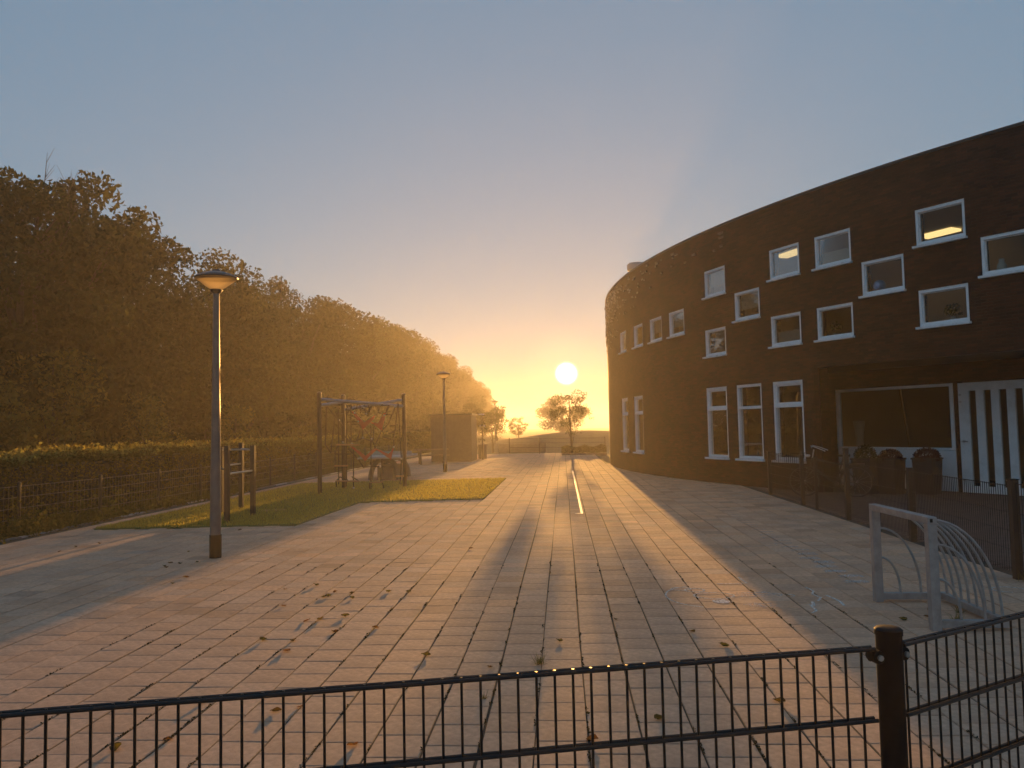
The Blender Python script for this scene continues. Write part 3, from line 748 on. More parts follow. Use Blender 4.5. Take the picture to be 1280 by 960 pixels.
lamp = make_lamp(); LL = ['tall grey street lamp nearest the viewer, standing on the paving left of the turf', 'street lamp standing just behind the sunlit turf, before the dark shed', 'small hazy street lamp far off among the young trees']
for k, (x, y, lean) in enumerate([(-4.92, 10.68, .012), (-4.78, 31.05, 0), (-5.6, 64, 0)]):
    o = lamp if k == 0 else copy_tree(lamp)
    o.location = (x, y, 0 if k < 2 else -.05); o.rotation_euler = (0, -lean, 2.2); tag(o, LL[k], 'street lamp', 'lamps along the square')

# ------------------------------------------------------------------ sports bars
SB = empty('sports_bars', (-6.95, 16.1, .02)); tag(SB, 'set of four dark square posts with steel bars at different heights on the turf', 'exercise bars')
PB = {'a': (-6.55, 14.72, 1.48), 'b': (-6.53, 15.93, 1.46), 'c': (-7.4, 17.38, 1.5), 'd': (-7.4, 16.33, 1.42)}
for n_, (x, y, h) in PB.items(): MB().box(x+6.95-.047, x+6.95+.047, y-16.1-.047, y-16.1+.047, -.03, h).build('post', M['blackwood'], SB, bevel=.01)
def sbar(a, b, z):
    pa, pb = Vector((PB[a][0]+6.95, PB[a][1]-16.1, z)), Vector((PB[b][0]+6.95, PB[b][1]-16.1, z)); d = (pb-pa).normalized()
    MB().tube([pa+d*.05, pb-d*.05], .019, 10).build('bar', M['steel'], SB, True)
sbar('a', 'b', .93); sbar('d', 'c', 1.02); sbar('d', 'b', 1.37); sbar('c', 'b', 1.36); sbar('d', 'a', .98)
t = MB().lathe([(.27, 0), (.27, .004), (.25, .006)], 28).build('ground_disc', M['tan'], None, True, (-6.43, 16.84, .023)); tag(t, 'flat round pale disc let into the turf right of the bars', 'play marker')

# ------------------------------------------------------------------ climbing frame
CF = empty('climbing_frame', (-6.0, 22.4, .02)); tag(CF, 'climbing frame of three dark posts and grey beams with rope nets and red rubber zigzags', 'climbing frame')
def L3(p): return (p[0]+6.0, p[1]-22.4, p[2]-.02)
CP = [(-6.76, 21.13), (-6.63, 23.03), (-4.79, 23.12)]
for x, y in CP:
    MB().tube([L3((x, y, 0)), L3((x, y, 2.8))], .062, 14).build('post', M['blackwood'], CF, True)
    MB().lathe([(.066, 0), (.066, .03), (.03, .05)], 14, L3((x, y, 2.80))).build('post_cap', M['lampcap'], CF, True)
for a, b in (((-6.76, 21.13, 2.64), (-4.79, 23.12, 2.45)), ((-6.63, 23.03, 2.38), (-4.79, 23.12, 2.65)), ((-6.76, 21.13, 2.46), (-6.63, 23.03, 2.62))):
    MB().tube([L3(a), L3(b)], .047, 12).build('beam', M['greytube'], CF, True)
V= [[(-6.19, 2.31), (-6.09, 2.26), (-5.83, 1.98), (-5.5, 2.18), (-5.55, 2.06), (-5.87, 1.77)], [(-5.64, 1.98), (-5.41, 1.95), (-5.24, 2.24), (-5.17, 2.24), (-5.3, 1.74), (-5.35, 1.76)], [(-6.25, 1.3), (-6.12, 1.24), (-5.79, 1.0), (-5.56, 1.2), (-5.47, 1.17), (-5.81, 0.85)], [(-5.56, 1.24), (-5.42, 1.18), (-5.11, 1.04), (-5.03, 1.12), (-4.95, 1.24), (-5.04, 0.87)]]
S= [(-5.87, 22.4, 1.77, -5.87, 22.4, 1.53), (-5.87, 22.4, 1.53, -6.08, 22.4, 1.43), (-5.87, 22.4, 1.53, -5.61, 22.4, 1.42), (-5.94, 22.4, 1.76, -6.06, 22.4, 1.43), (-5.82, 22.4, 1.79, -5.61, 22.4, 1.49), (-5.61, 22.4, 1.49, -5.52, 22.4, 1.32), (-5.3, 22.4, 1.74, -5.49, 22.4, 1.32), (-6.08, 22.4, 1.43, -6.31, 22.4, 1.44), (-6.3, 22.4, 1.61, -6.2, 22.4, 1.37), (-6.2, 22.4, 1.37, -6.25, 22.4, 1.3), (-5.51, 22.4, 1.3, -5.51, 22.4, 1.2), (-6.26, 22.4, 2.5, -6.19, 22.4, 2.31), (-6.0, 22.4, 2.53, -6.11, 22.4, 2.26), (-5.79, 22.4, 2.56, -5.83, 22.4, 2.41), (-5.83, 22.4, 2.41, -5.76, 22.4, 2.23), (-5.76, 22.4, 2.23, -5.93, 22.4, 2.18), (-5.97, 22.4, 2.34, -5.83, 22.4, 2.41), (-5.58, 22.4, 2.47, -5.72, 22.4, 2.15), (-5.41, 22.4, 2.46, -5.39, 22.4, 2.29), (-5.39, 22.4, 2.29, -5.48, 22.4, 2.17), (-5.39, 22.4, 2.29, -5.22, 22.4, 2.17), (-5.09, 22.4, 2.47, -5.22, 22.4, 2.17), (-5.06, 22.4, 2.47, -5.17, 22.4, 2.24), (-5.22, 22.4, 2.2, -4.99, 22.4, 2.18), (-4.99, 22.4, 2.18, -4.9, 22.4, 2.42), (-4.9, 22.4, 2.42, -5.1, 22.4, 1.93), (-5.1, 22.4, 1.93, -5.3, 22.4, 1.73), (-4.8, 22.4, 2.54, -4.95, 22.4, 1.45), (-4.95, 22.4, 1.45, -4.95, 22.4, 1.24), (-5.62, 22.4, 1.97, -5.64, 22.4, 0.03), (-5.53, 22.4, 1.97, -5.56, 22.4, 1.49), (-6.21, 22.4, 2.57, -6.22, 22.4, 1.44), (-6.46, 22.7, 2.01, -6.0, 22.4, 2.01), (-6.21, 22.4, 1.93, -5.97, 22.4, 1.93), (-6.68, 21.53, 2.44, -6.7, 21.46, 1.37), (-6.67, 21.57, 2.44, -6.5, 22.52, 1.89), (-6.5, 22.52, 1.89, -6.5, 22.52, 1.41), (-6.59, 22.03, 2.13, -6.64, 21.78, 1.12), (-6.7, 21.46, 1.37, -6.64, 21.78, 1.12), (-6.55, 22.24, 2.47, -6.55, 22.26, 1.48), (-6.58, 22.06, 2.3, -6.54, 22.28, 2.06), (-6.58, 22.1, 2.25, -6.49, 22.52, 2.25), (-6.56, 22.21, 1.36, -6.6, 22.03, 1.08), (-6.6, 22.03, 1.08, -6.22, 22.4, 1.06), (-6.15, 22.4, 1.2, -6.16, 22.4, 0.07), (-6.35, 22.4, 2.43, -6.37, 22.4, 0.11), (-6.55, 22.26, 1.48, -6.56, 22.26, 0.19), (-6.54, 22.35, 0.4, -6.59, 22.1, 0.3), (-6.54, 22.35, 0.4, -6.3, 22.4, 0.28), (-6.21, 22.4, 0.4, -5.99, 22.4, 0.26), (-6.59, 22.1, 0.3, -6.59, 22.14, 0.13), (-6.02, 22.4, 0.92, -5.84, 22.4, 0.64), (-5.84, 22.4, 0.68, -5.36, 22.4, 0.68), (-5.3, 22.4, 0.91, -5.35, 22.4, 0.23), (-5.68, 22.4, 0.22, -5.68, 22.4, 0.02), (-5.31, 22.4, 0.23, -5.25, 22.4, 0.02), (-4.8, 22.4, 2.4, -4.73, 22.4, 0.9), (-4.73, 22.4, 0.9, -4.78, 22.4, 0.15), (-5.96, 22.4, 2.56, -5.91, 22.4, 2.29), (-5.69, 22.4, 2.51, -5.67, 22.4, 2.37), (-5.67, 22.4, 2.37, -5.76, 22.4, 2.23), (-5.67, 22.4, 2.37, -5.58, 22.4, 2.47), (-5.27, 22.4, 2.5, -5.34, 22.4, 2.41), (-5.34, 22.4, 2.41, -5.39, 22.4, 2.29), (-6.31, 22.4, 1.23, -6.02, 22.4, 0.92), (-5.07, 22.4, 1.86, -4.82, 22.4, 1.89), (-5.1, 22.4, 1.65, -4.91, 22.4, 1.68), (-5.28, 22.4, 1.55, -4.95, 22.4, 1.45), (-6.5, 22.52, 1.65, -6.2, 22.4, 1.37), (-6.46, 22.67, 2.58, -6.28, 22.4, 2.36), (-6.28, 22.4, 2.36, -6.35, 22.4, 2.19), (-6.28, 22.4, 2.36, -6.19, 22.4, 2.31)]
RR= [(-6.58, 22.1, 1.35, -5.98, 22.4, 1.32), (-6.6, 22.03, 0.74, -6.33, 22.4, 0.72), (-6.59, 22.1, 0.3, -5.99, 22.4, 0.26), (-5.68, 22.4, 0.22, -5.29, 22.4, 0.23), (-4.9, 22.4, 0.39, -4.67, 22.4, 0.39)]
m = MB()
for s in S: m.tube([L3(s[:3]), L3(s[3:])], .019, 5)
m.build('rope_net', M['rope'], CF)
for s in S:
    pass
for k, v in enumerate(V):
    a = [L3((x, 22.385, z)) for x, z in v]; b = [L3((x, 22.415, z)) for x, z in v]; n = len(v)
    q = MB(); q.add(a+b, [tuple(range(n)), tuple(range(n, 2*n))[::-1]]+[(i, n+i, n+(i+1) % n, (i+1) % n) for i in range(n)])
    q.build('rubber_zigzag', M['rubber'], CF)
for r in RR: MB().tube([L3(r[:3]), L3(r[3:])], .024, 8).build('rung', M['tan'], CF, True)
for s in S[::4]:
    MB().lathe([(.012, -.03), (.03, -.015), (.03, .015), (.012, .03)], 8, L3(s[3:])).build('rope_clamp', M['steel'], CF, True)

# ------------------------------------------------------------------ table tennis table, picnic table, shed, bin
T = empty('table_tennis_table', (-6.25, 27.6, 0)); tag(T, 'outdoor table tennis table with pale top and curved concrete legs, behind the climbing frame', 'table tennis table')
MB().box(-.76, .76, -1.37, 1.37, .76, .84).build('table_top', M['concrete'], T, bevel=.015)
for y in (-.85, .85):
    pts = [(.5*math.cos(a), y, .02+.735*math.sin(a)) for a in [math.pi*i/16 for i in range(17)]]
    MB().tube(pts, .09, 8).build('leg', M['conc_dark'], T, True)
MB().box(-.28, .28, -.8, .8, 0, .5).build('foot', M['conc_dark'], T, bevel=.03)
MB().box(-.80, .80, -.012, .012, .841, .98).build('net', M['galv'], T)
B = empty('picnic_table', (-6.6, 38.4, 0), .25); tag(B, 'dark wooden picnic table with two benches standing before the shed', 'picnic table')
for k in range(4): MB().box(-.85, .85, -.33+.17*k, -.33+.17*k+.155, .70, .745).build('plank', M['wood'], B)
for y in (-.72, .5):
    for k in range(2): MB().box(-.85, .85, y+.12*k, y+.12*k+.11, .42, .46).build('bench_plank', M['wood'], B)
for x in (-.6, .6):
    MB().box(x-.04, x+.04, -.78, .78, .33, .418).build('bearer', M['wood'], B)
    for s in (-1, 1): MB().tube([(x+.05, s*.55, 0), (x+.05, s*.15, .70)], .05, 6).build('leg', M['wood'], B)
H = empty('shed', (-5.75, 41.4, 0)); tag(H, 'dark flat roofed shed of upright boards behind the second street lamp', 'shed')
hx0, hx1, hy0, hy1, hh = -1.2, .92, -.9, 1.6, 2.5
MB().box(hx0, hx1, hy0, hy1, 0, hh-.05).build('wall', M['shed'], H)
n = 11
for k in range(n):
    a = hx0+(hx1-hx0)*k/n
    MB().box(a+.006, a+(hx1-hx0)/n-.006, hy0-.022, hy0-.001, .04, hh-.09).build('board', M['shed'], H)
for k in range(12):
    a = hy0+(hy1-hy0)*k/12
    MB().box(hx1+.001, hx1+.022, a+.006, a+(hy1-hy0)/12-.006, .04, hh-.09).build('board', M['shed'], H)
MB().box(hx0-.08, hx1+.08, hy0-.1, hy1+.08, hh-.049, hh+.03).build('roof', M['coping'], H)
MB().box(.1, .95, hy0-.06, hy0-.024, .06, 2.05).build('door', M['shed'], H)
SL = empty('sign_post', (-4.45, 42.6, 0)); tag(SL, 'thin post with a slanted pale plate and two small lamps right of the shed', 'sign')
MB().tube([(0, 0, 0), (0, 0, 2.5)], .03, 8).build('post', M['lampbase'], SL, True)
MB().obox((0, 0), (1, 0), (0, 1), -.2, .12, -.04, .04, 2.47, 2.53).build('plate', M['white'], SL)
for x in (-.1, .1): MB().lathe([(.04, -.06), (.06, 0), (.03, .06)], 10, (x, -.06, 1.85)).build('spot_lamp', M['steel'], SL, True)
LBn = empty('litter_bin', (-4.6, 43.9, 0)); tag(LBn, 'low dark litter bin at the right corner of the shed', 'litter bin')
MB().lathe([(.24, 0), (.27, .75), (.29, .76), (.29, .82), (.2, .84)], 16).build('body', M['conc_dark'], LBn, True)
MB().lathe([(.15, .841), (.14, .86)], 16).build('lid', M['lampbase'], LBn, True)

# fence, retaining wall and shrub bed closing the square at the far end
far = [(-3.6, 51.7), (-1.55, 50.6), (.55, 49.6), (2.6, 48.6)]
for k, (x, y) in enumerate(far):
    r = empty('fence_post', (x, y, -.05)); tag(r, ['leftmost', 'second', 'third', 'rightmost'][k]+' thin post of the low fence at the far end of the square', 'fence post', 'posts of the far fence')
    MB().box(-.03, .03, -.03, .03, 0, 1.1).build('post', M['blackwood'], r)
for k in range(3): mesh_fence(far[k], far[k+1], ['left', 'middle', 'right'][k]+' bay of the low hazy fence closing the far end of the square', 'bays of the far fence', .02, 1.0, .1, [.06, .4, .7, .98], M['black'], .004, .012)
wl_ = MB(); wl_.box(-1.9, 1.4, -.2, .2, -.05, .62); o = wl_.build('low_wall', M['conc_dark'], None, loc=(-2.6, 54.0, 0), bevel=.02); tag(o, 'low dark wall at the foot of the grassy rise, left of the tree under the sun', 'wall')

# ------------------------------------------------------------------ planters, bicycle, things on window sills
def leaf_cluster(name, c, rad, n, size, m, seed, parent, squash=1.0, holes=0):
    rg = np.random.default_rng(seed); d = rg.normal(size=(n, 3)); d /= np.linalg.norm(d, axis=1)[:, None]
    r = rad*rg.uniform(.65, 1.02, n)[:, None]; P = d*r; P[:, 2] *= squash; P = P[P[:, 2] > -.35*rad*squash]; P = P+np.array(c)
    return link(name, fast_quads(name, leaf_quads(P, size, rg, .7), m, leaf_tints(len(P), rg)), parent)
PLN = [((7.15, 18.9), 'dark planter with a rounded green bush behind the bicycle rear wheel', 'leaf'), ((7.66, 18.75), 'middle dark planter topped with a reddish flowering bush', 'heather'), ((8.40, 18.55), 'dark planter with the fullest purple red flower mound, beside the entrance door', 'heather')]
for k, ((x, y), lab, lm) in enumerate(PLN):
    r = empty('planter', (x, y, 0), -.9); tag(r, lab, 'planter', 'planters before the entrance window')
    a, b = .20, .238; h = .80
    m = MB(); m.hexa([(-a, -a, 0), (a, -a, 0), (a, a, 0), (-a, a, 0), (-b, -b, h), (b, -b, h), (b, b, h), (-b, b, h)]); m.build('pot', M['pot'], r, bevel=.012)
    m = MB(); bar_frame2 = [(-b-.012, b+.012, -b-.012, -b+.02), (-b-.012, b+.012, b-.02, b+.012)]
    for q in bar_frame2: m.box(q[0], q[1], q[2], q[3], h+.001, h+.04)
    for s in (-1, 1): m.box(min(s*(b-.02), s*(b+.012)), max(s*(b-.02), s*(b+.012)), -b+.02, b-.02, h+.001, h+.04)
    m.build('rim', M['pot'], r)
    MB().box(-b+.02, b-.02, -b+.02, b-.02, h-.06, h+.01).build('soil', M['joint'], r)
    leaf_cluster('plant', (0, 0, h+.05), .265 if k != 2 else .295, 3200, .034, M[lm], 40+k, r, .78 if k else 1.15)
# bicycle leaning at the fence
bw, bf = Vector((6.64, 18.15, 0)), Vector((5.62, 18.62, 0)); ax = (bf-bw).normalized(); WB = (bf-bw).length
BK = empty('bicycle', tuple(bw), math.atan2(ax.y, ax.x)); tag(BK, 'dark city bicycle with raised handlebar parked behind the entrance fence', 'bicycle')
wr = .345
def wheel(x, nm):
    pts = [(x+wr*math.cos(a), 0, wr+wr*math.sin(a)) for a in [2*math.pi*i/36 for i in range(37)]]
    w = MB().tube(pts, .02, 6, False).build(nm, M['tyre'], BK, True)
    MB().tube([(x+(wr-.025)*math.cos(a), 0, wr+(wr-.025)*math.sin(a)) for a in [2*math.pi*i/36 for i in range(37)]], .010, 6, False).build('rim', M['rimdull'], w, True)
    m = MB()
    for i in range(14): a = 2*math.pi*i/14; m.tube([(x, .02 if i % 2 else -.02, wr), (x+(wr-.03)*math.cos(a), 0, wr+(wr-.03)*math.sin(a))], .0016, 4)
    m.build('spokes', M['steel'], w); MB().tube([(x, -.05, wr), (x, .05, wr)], .022, 10).build('hub', M['steel'], w, True)
    return w
wheel(0, 'wheel'); wheel(WB, 'wheel')
bb = (.43, 0, .29); st = (.27, 0, .83); ht = (WB-.20, 0, .88); hb = (WB-.16, 0, .70)
m = MB(); m.tube([bb, st], .017, 8); m.tube([bb, hb], .02, 8); m.tube([(.31, 0, .72), ht], .017, 8); m.tube([ht, hb], .02, 8)
for s in (-1, 1): m.tube([(0, s*.06, wr), (.41, s*.04, .29)], .01, 6); m.tube([(0, s*.06, wr), (.29, s*.03, .76)], .009, 6)
m.build('frame', M['bikepaint'], BK, True)
m = MB()
for s in (-1, 1): m.tube([(WB-.15, s*.05, .69), (WB-.05, s*.055, .5), (WB, s*.055, wr)], .012, 6)
m.tube([hb, (WB-.15, 0, .68)], .02, 8); m.build('fork', M['bikepaint'], BK, True)
m = MB(); m.tube([ht, (WB-.24, 0, 1.08)], .014, 8); m.tube([(WB-.52, .28, 1.05), (WB-.33, .25, 1.13), (WB-.20, .14, 1.17), (WB-.19, 0, 1.12), (WB-.20, -.14, 1.17), (WB-.33, -.25, 1.13), (WB-.52, -.28, 1.05)], .012, 8); m.build('handlebar', M['steel'], BK, True)
MB().lathe([(.03, -.03), (.06, 0), (.055, .03)], 12, (WB-.10, 0, .93)).build('headlamp', M['steel'], BK, True)
q = MB(); q.hexa([(.12, -.09, .90), (.40, -.025, .92), (.40, .025, .92), (.12, .09, .90), (.11, -.10, .96), (.41, -.03, .955), (.41, .03, .955), (.11, .10, .96)]); q.tube([st, (.26, 0, .90)], .013, 8); q.build('saddle', M['tyre'], BK, bevel=.015)
m = MB(); m.box(-.18, .22, -.07, .07, .735, .75); m.tube([(0, .06, wr), (-.1, .06, .74)], .006, 5); m.tube([(0, -.06, wr), (-.1, -.06, .74)], .006, 5); m.build('luggage_rack', M['bikepaint'], BK)
m = MB(); m.tube([(wr*1.1*math.cos(a), 0, wr+wr*1.1*math.sin(a)) for a in [math.pi*(.15+.9*i/16) for i in range(17)]], .022, 5); m.build('mudguard', M['bikepaint'], BK, True)
MB().tube([(.43, -.07, .29), (.43, .07, .29)], .05, 12).build('chain_guard', M['bikepaint'], BK, True)
def sill_pos(s, ins=.20): 
    o, ex, ey = frame_at(s); return (o[0]-ey[0]*ins, o[1]-ey[1]*ins)
gx, gy = sill_pos(17.62); Z = 4.60
r = empty('desk_globe', (gx, gy, Z)); tag(r, 'blue desk globe standing behind a middle row window', 'globe')
MB().lathe([(.08, 0), (.07, .015), (.012, .02), (.012, .06)], 16).build('stand', M['bikepaint'], r, True)
MB().lathe([(.14*math.sin(math.pi*i/14)+.0005, .20-.14*math.cos(math.pi*i/14)) for i in range(15)], 24).build('ball', M['globe'], r, True)
def vase(s, z, h, rad, label, mm='ceramic', nm='vase'):
    x, y = sill_pos(s); r = empty(nm, (x, y, z)); tag(r, label, 'vase')
    MB().lathe([(rad*.7, 0), (rad, h*.35), (rad*.95, h*.6), (rad*.5, h*.85), (rad*.6, h), (rad*.5, h-.005)], 18).build('body', M[mm], r, True); return r
r = vase(19.25, 3.72, .16, .08, 'pale pot with a leafy plant in the lowest window at the right', nm='plant_pot'); leaf_cluster('plant', (0, 0, .26), .17, 160, .09, M['leaf_light'], 61, r)
r = vase(16.35, 3.72, .14, .06, 'small pot with dangling plant in the window right of the lower middle row', nm='plant_pot'); leaf_cluster('plant', (.03, 0, .27), .15, 120, .06, M['leaf_light'], 62, r)
vase(20.25, 4.61, .30, .09, 'tall vase in the window cut by the right picture edge')
vase(15.15, .83, .17, .055, 'pale mug on the sill of the third tall window', nm='mug')
vase(13.55, .83, .15, .05, 'small pale cup on the sill of the second tall window, left one', nm='cup'); vase(13.75, .83, .18, .055, 'small pale cup on the sill of the second tall window, right one', nm='cup')
x, y = rec(-2.72, -.35); r = empty('vase', (x, y, 1.0)); tag(r, 'tall pale flared vase behind the entrance window', 'vase')
MB().lathe([(.10, 0), (.09, .2), (.11, .45), (.155, .72), (.15, .72), (.1, .4)], 20).build('body', M['ceramic'], r, True)
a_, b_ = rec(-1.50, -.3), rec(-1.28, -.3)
tag(MB().tube([(a_[0], a_[1], 2.62), (b_[0], b_[1], .98)], .03, 10).build('reflection_pole', M['tan'], None, True), 'slanting tan pole added behind the entrance window to stand for a reflection in its glass', 'pole')  # pole added inside to imitate a lit reflection in the pane
tbl = MB(); tbl.obox(RO, RD, RY, WT0+.05, WT1-.05, -.62, -.21, .94, .975); part(tbl, 'window_ledge', M['room'])

# ------------------------------------------------------------------ chalk on the tiles
def strip(m, pts, w, z=.0045):
    pts = [Vector((*p, z)) for p in pts]
    for a, b in zip(pts[:-1], pts[1:]):
        d = (b-a).normalized(); s = Vector((d.y, -d.x, 0))*w/2
        m.hexa([a-s-Vector((0,0,.001)), b-s-Vector((0,0,.001)), b+s-Vector((0,0,.001)), a+s-Vector((0,0,.001)), a-s, b-s, b+s, a+s])
def ell(m, cx, cy, rx, ry, w, a0=0, a1=6.2832, n=20): strip(m, [(cx+rx*math.cos(a0+(a1-a0)*i/n), cy+ry*math.sin(a0+(a1-a0)*i/n)) for i in range(n+1)], w)
c = MB(); c.lathe([(.085, .0035), (.085, .0046)], 24, (1.50, 7.76, 0)); ell(c, 1.48, 8.02, .2, .14, .02); ell(c, 1.42, 8.0, .42, .5, .018, 1.9, 4.4); ell(c, 1.33, 8.28, .1, .09, .02); ell(c, 1.2, 8.35, .1, .08, .015)
strip(c, [(1.62, 8.6), (1.95, 8.62), (1.93, 8.95)], .02); tag(c.build('chalk_drawing', M['chalk'], None), 'white chalk face with a filled oval on the sunlit tiles', 'chalk drawing')
c = MB()
for q in ([(1.72, 8.12), (2.02, 8.14)], [(1.68, 8.03), (2.05, 8.03)], [(1.70, 7.95), (1.98, 7.97)], [(1.68, 7.62), (1.95, 7.64)], [(1.72, 7.55), (1.98, 7.55)], [(1.80, 7.7), (1.86, 7.5)], [(2.0, 8.2), (2.12, 8.0)]): strip(c, q, .03)
tag(c.build('chalk_drawing', M['chalk_thin'], None), 'smeared chalk scribble right of the chalk face, on the shadow edge', 'chalk drawing')
c = MB(); strip(c, [(2.50, 8.40), (2.52, 8.2), (2.46, 8.05), (2.50, 7.9), (2.42, 7.75)], .022); strip(c, [(2.36, 7.72), (2.32, 7.55)], .03); strip(c, [(2.30, 7.6), (2.28, 7.35), (2.22, 7.28)], .022); ell(c, 2.1, 8.05, .06, .06, .015, -1.5, 1.8); ell(c, 2.22, 8.0, .05, .05, .015, -1.5, 1.8)
tag(c.build('chalk_drawing', M['chalk'], None), 'crooked chalk line with small curls in the building shade', 'chalk drawing')
c = MB(); strip(c, [(2.58, 8.0), (2.62, 7.75), (2.60, 7.55)], .028); tag(c.build('chalk_drawing', M['chalk'], None), 'single slanting chalk stroke left of the goal', 'chalk drawing')
c = MB(); rr = random.Random(3)
for k in range(24):
    y = 15.6-.3*k+rr.uniform(-.02, .02); x = 3.13+rr.uniform(-.05, .05)
    strip(c, [(x-.10, y), (x+.12, y+rr.uniform(-.02, .02))], .02+.002*k)
    if k > 10: strip(c, [(x-.12, y), (x-.12, y-.12)], .02)
    if k > 16: strip(c, [(x-.10, y-.07), (x+.12, y-.08)], .07)
strip(c, [(2.2, 11.1), (3.0, 11.2)], .02)
tag(c.build('chalk_drawing', M['chalk_thin'], None), 'long row of rubbed chalk dashes leading from the wall to the goal', 'chalk drawing')
c = MB(); ell(c, 4.45, 8.2, .16, .13, .02, 0, 4.5); ell(c, 4.6, 7.9, .15, .1, .03, 1, 4); tag(c.build('chalk_drawing', M['chalk'], None), 'chalk loops on the paving at the right edge behind the goal', 'chalk drawing')

# ------------------------------------------------------------------ dry leaves lying on the paving
LV = [(-2.83, 8.68), (-3.11, 8.48), (-2.51, 8.1), (-2.3, 8.25), (-2.83, 7.67), (-2.54, 8.06), (-2.5, 8.33), (-2.23, 8.01), (-2.28, 7.12), (-2.39, 7.06), (-2.08, 7.23), (-2.02, 6.69), (-2.55, 6.42), (-2.28, 6.4), (-2.23, 6.1), (-1.69, 8.27), (-1.69, 6.82), (-1.91, 8.31), (-1.39, 14.31), (-1.37, 11.22), (-1.09, 5.98), (-2.29, 4.37), (-2.52, 4.24), (-5.18, 10.19), (-5.22, 9.9), (-5.3, 10.0), (-4.62, 9.23), (-4.59, 8.84), (-7.51, 12.13), (-7.65, 11.34), (-7.7, 11.81), (-5.82, 13.61), (-5.58, 11.21), (-1.83, 4.81), (-1.7, 4.88), (-2.38, 4.95), (1.04, 6.65), (1.21, 6.22), (.43, 7.06), (-.57, 5.69), (-.07, 6.37), (.12, 4.4), (.52, 4.7), (1.3, 5.0), (-1.2, 4.3), (-5.0, 10.3), (-5.35, 10.25), (2.9, 7.0), (3.3, 7.35), (3.15, 7.1), (3.4, 6.9)]
lr = random.Random(11); lv = []
for k in range(5):
    n = 7; pts = []
    for i in range(n):
        t = i/(n-1); w = .5*math.sin(math.pi*min(.97, .05+t*.95))**.8
        for s in (-1, 0, 1): pts.append((t-.5, s*w*.75, .20*(s*s)*math.sin(math.pi*t)+.35*(t-.4)**2*(1 if k % 2 else 1.6)+.05*lr.uniform(-1, 1)))
    f = []
    for i in range(n-1):
        for j in range(2): a = i*3+j; f.append((a, a+1, a+4, a+3))
    zmin = min(p[2] for p in pts)
    me = bpy.data.meshes.new('fallen_leaf'); me.from_pydata([(x, y, z-zmin) for x, y, z in pts], [], f); me.materials.append(M['dry'])
    tint_attr(me, [(lr.uniform(.7, 1.3), lr.uniform(.8, 1.1), .9)]*len(pts)); lv.append(me)
for k, (x, y) in enumerate(LV):
    o = link('fallen_leaf', lv[k % 5], None, (x, y, .003)); s = lr.uniform(.05, .085); o.scale = (s, s, s*1.1); o.rotation_euler = (lr.uniform(-.2, .2), lr.uniform(-.15, .15), lr.uniform(0, 6.28))
    tag(o, 'small curled dry leaf lying on the concrete paving tiles', 'leaf', 'dry leaves scattered over the paving')

# weeds in the joints and along the fence
rg = np.random.default_rng(77)
P = []
for k in range(340):
    i = rg.integers(-13, 9); x = .1+.3*i+rg.normal(0, .004); y = 3.6+6.5*rg.random()**1.4; L = rg.uniform(.02, .10); n = int(L*220)
    for t in rg.uniform(-L, L, n): P.append((x+rg.normal(0, .004), y+t, .001+abs(rg.normal(0, .0025))))
P = np.array(P); tag(link('joint_weeds', fast_quads('joint_weeds', leaf_quads(P, .017, rg, .5), M['moss'], leaf_tints(len(P), rg)), None), kind='stuff')
P = []
for k in range(900):
    y = 8+30*rg.random()**1.3; x = -9.72-abs(rg.normal(0, .22)); h = abs(rg.normal(0, .16))*(1.6 if 13 < y < 20 else 1)+.05
    n = int(14+60*h)
    for _ in range(n):
        t = rg.random(); P.append((min(-9.5, x+rg.normal(0, .05)), y+rg.normal(0, .06), -.04+h*t))
for k in range(420):
    y = 10.5+13*rg.random()**1.25; x = -9.62+rg.normal(0, .10); h = .06+abs(rg.normal(0, .10))*(1.5 if y < 18 else .8); n = int(12+90*h)
    for _ in range(n):
        t = rg.random(); P.append((x+rg.normal(0, .03+.06*t), y+rg.normal(0, .05), -.03+h*t))
P = np.array(P); V = leaf_quads(P, .07, rg, .45, .6); tag(link('verge_weeds', fast_quads('verge_weeds', V, M['weed'], leaf_tints(len(P), rg)), None), kind='stuff')

TUF = [(-.21, 5.78, .10, 'spidery grass tuft growing in a paving joint just beyond the near fence', 60), (3.32, 6.95, .11, 'grass tuft inside the goal by its near post', 60), (3.5, 7.25, .09, 'low grass tuft at the back bar of the goal', 45),
       (4.86, 8.55, .16, 'green grass tuft at the foot of the near dark fence post right of the goal', 110), (-.55, 5.05, .05, 'tiny grass tuft in a joint seen through the near fence', 25)]
for x, y, s, lab, n in TUF:
    a = rg.uniform(0, 6.28, n); L = s*rg.uniform(.5, 1.1, n); inc = rg.uniform(.15, 1.15, n); b = np.stack([rg.normal(0, s*.18, n), rg.normal(0, s*.18, n), 0*a], 1)
    d = np.stack([np.cos(a)*np.cos(inc), np.sin(a)*np.cos(inc), np.sin(inc)], 1); sd_ = np.stack([-np.sin(a), np.cos(a), 0*a], 1)*.0022
    V = np.empty((n, 4, 3)); V[:, 0] = b-sd_; V[:, 1] = b+sd_; V[:, 2] = b+d*L[:, None]+sd_*.25; V[:, 3] = b+d*L[:, None]-sd_*.25
    tag(link('grass_tuft', fast_quads('grass_tuft', V, M['weed'], leaf_tints(n, rg)), None, (x, y, .002)), lab, 'grass tuft', 'grass tufts in the paving')

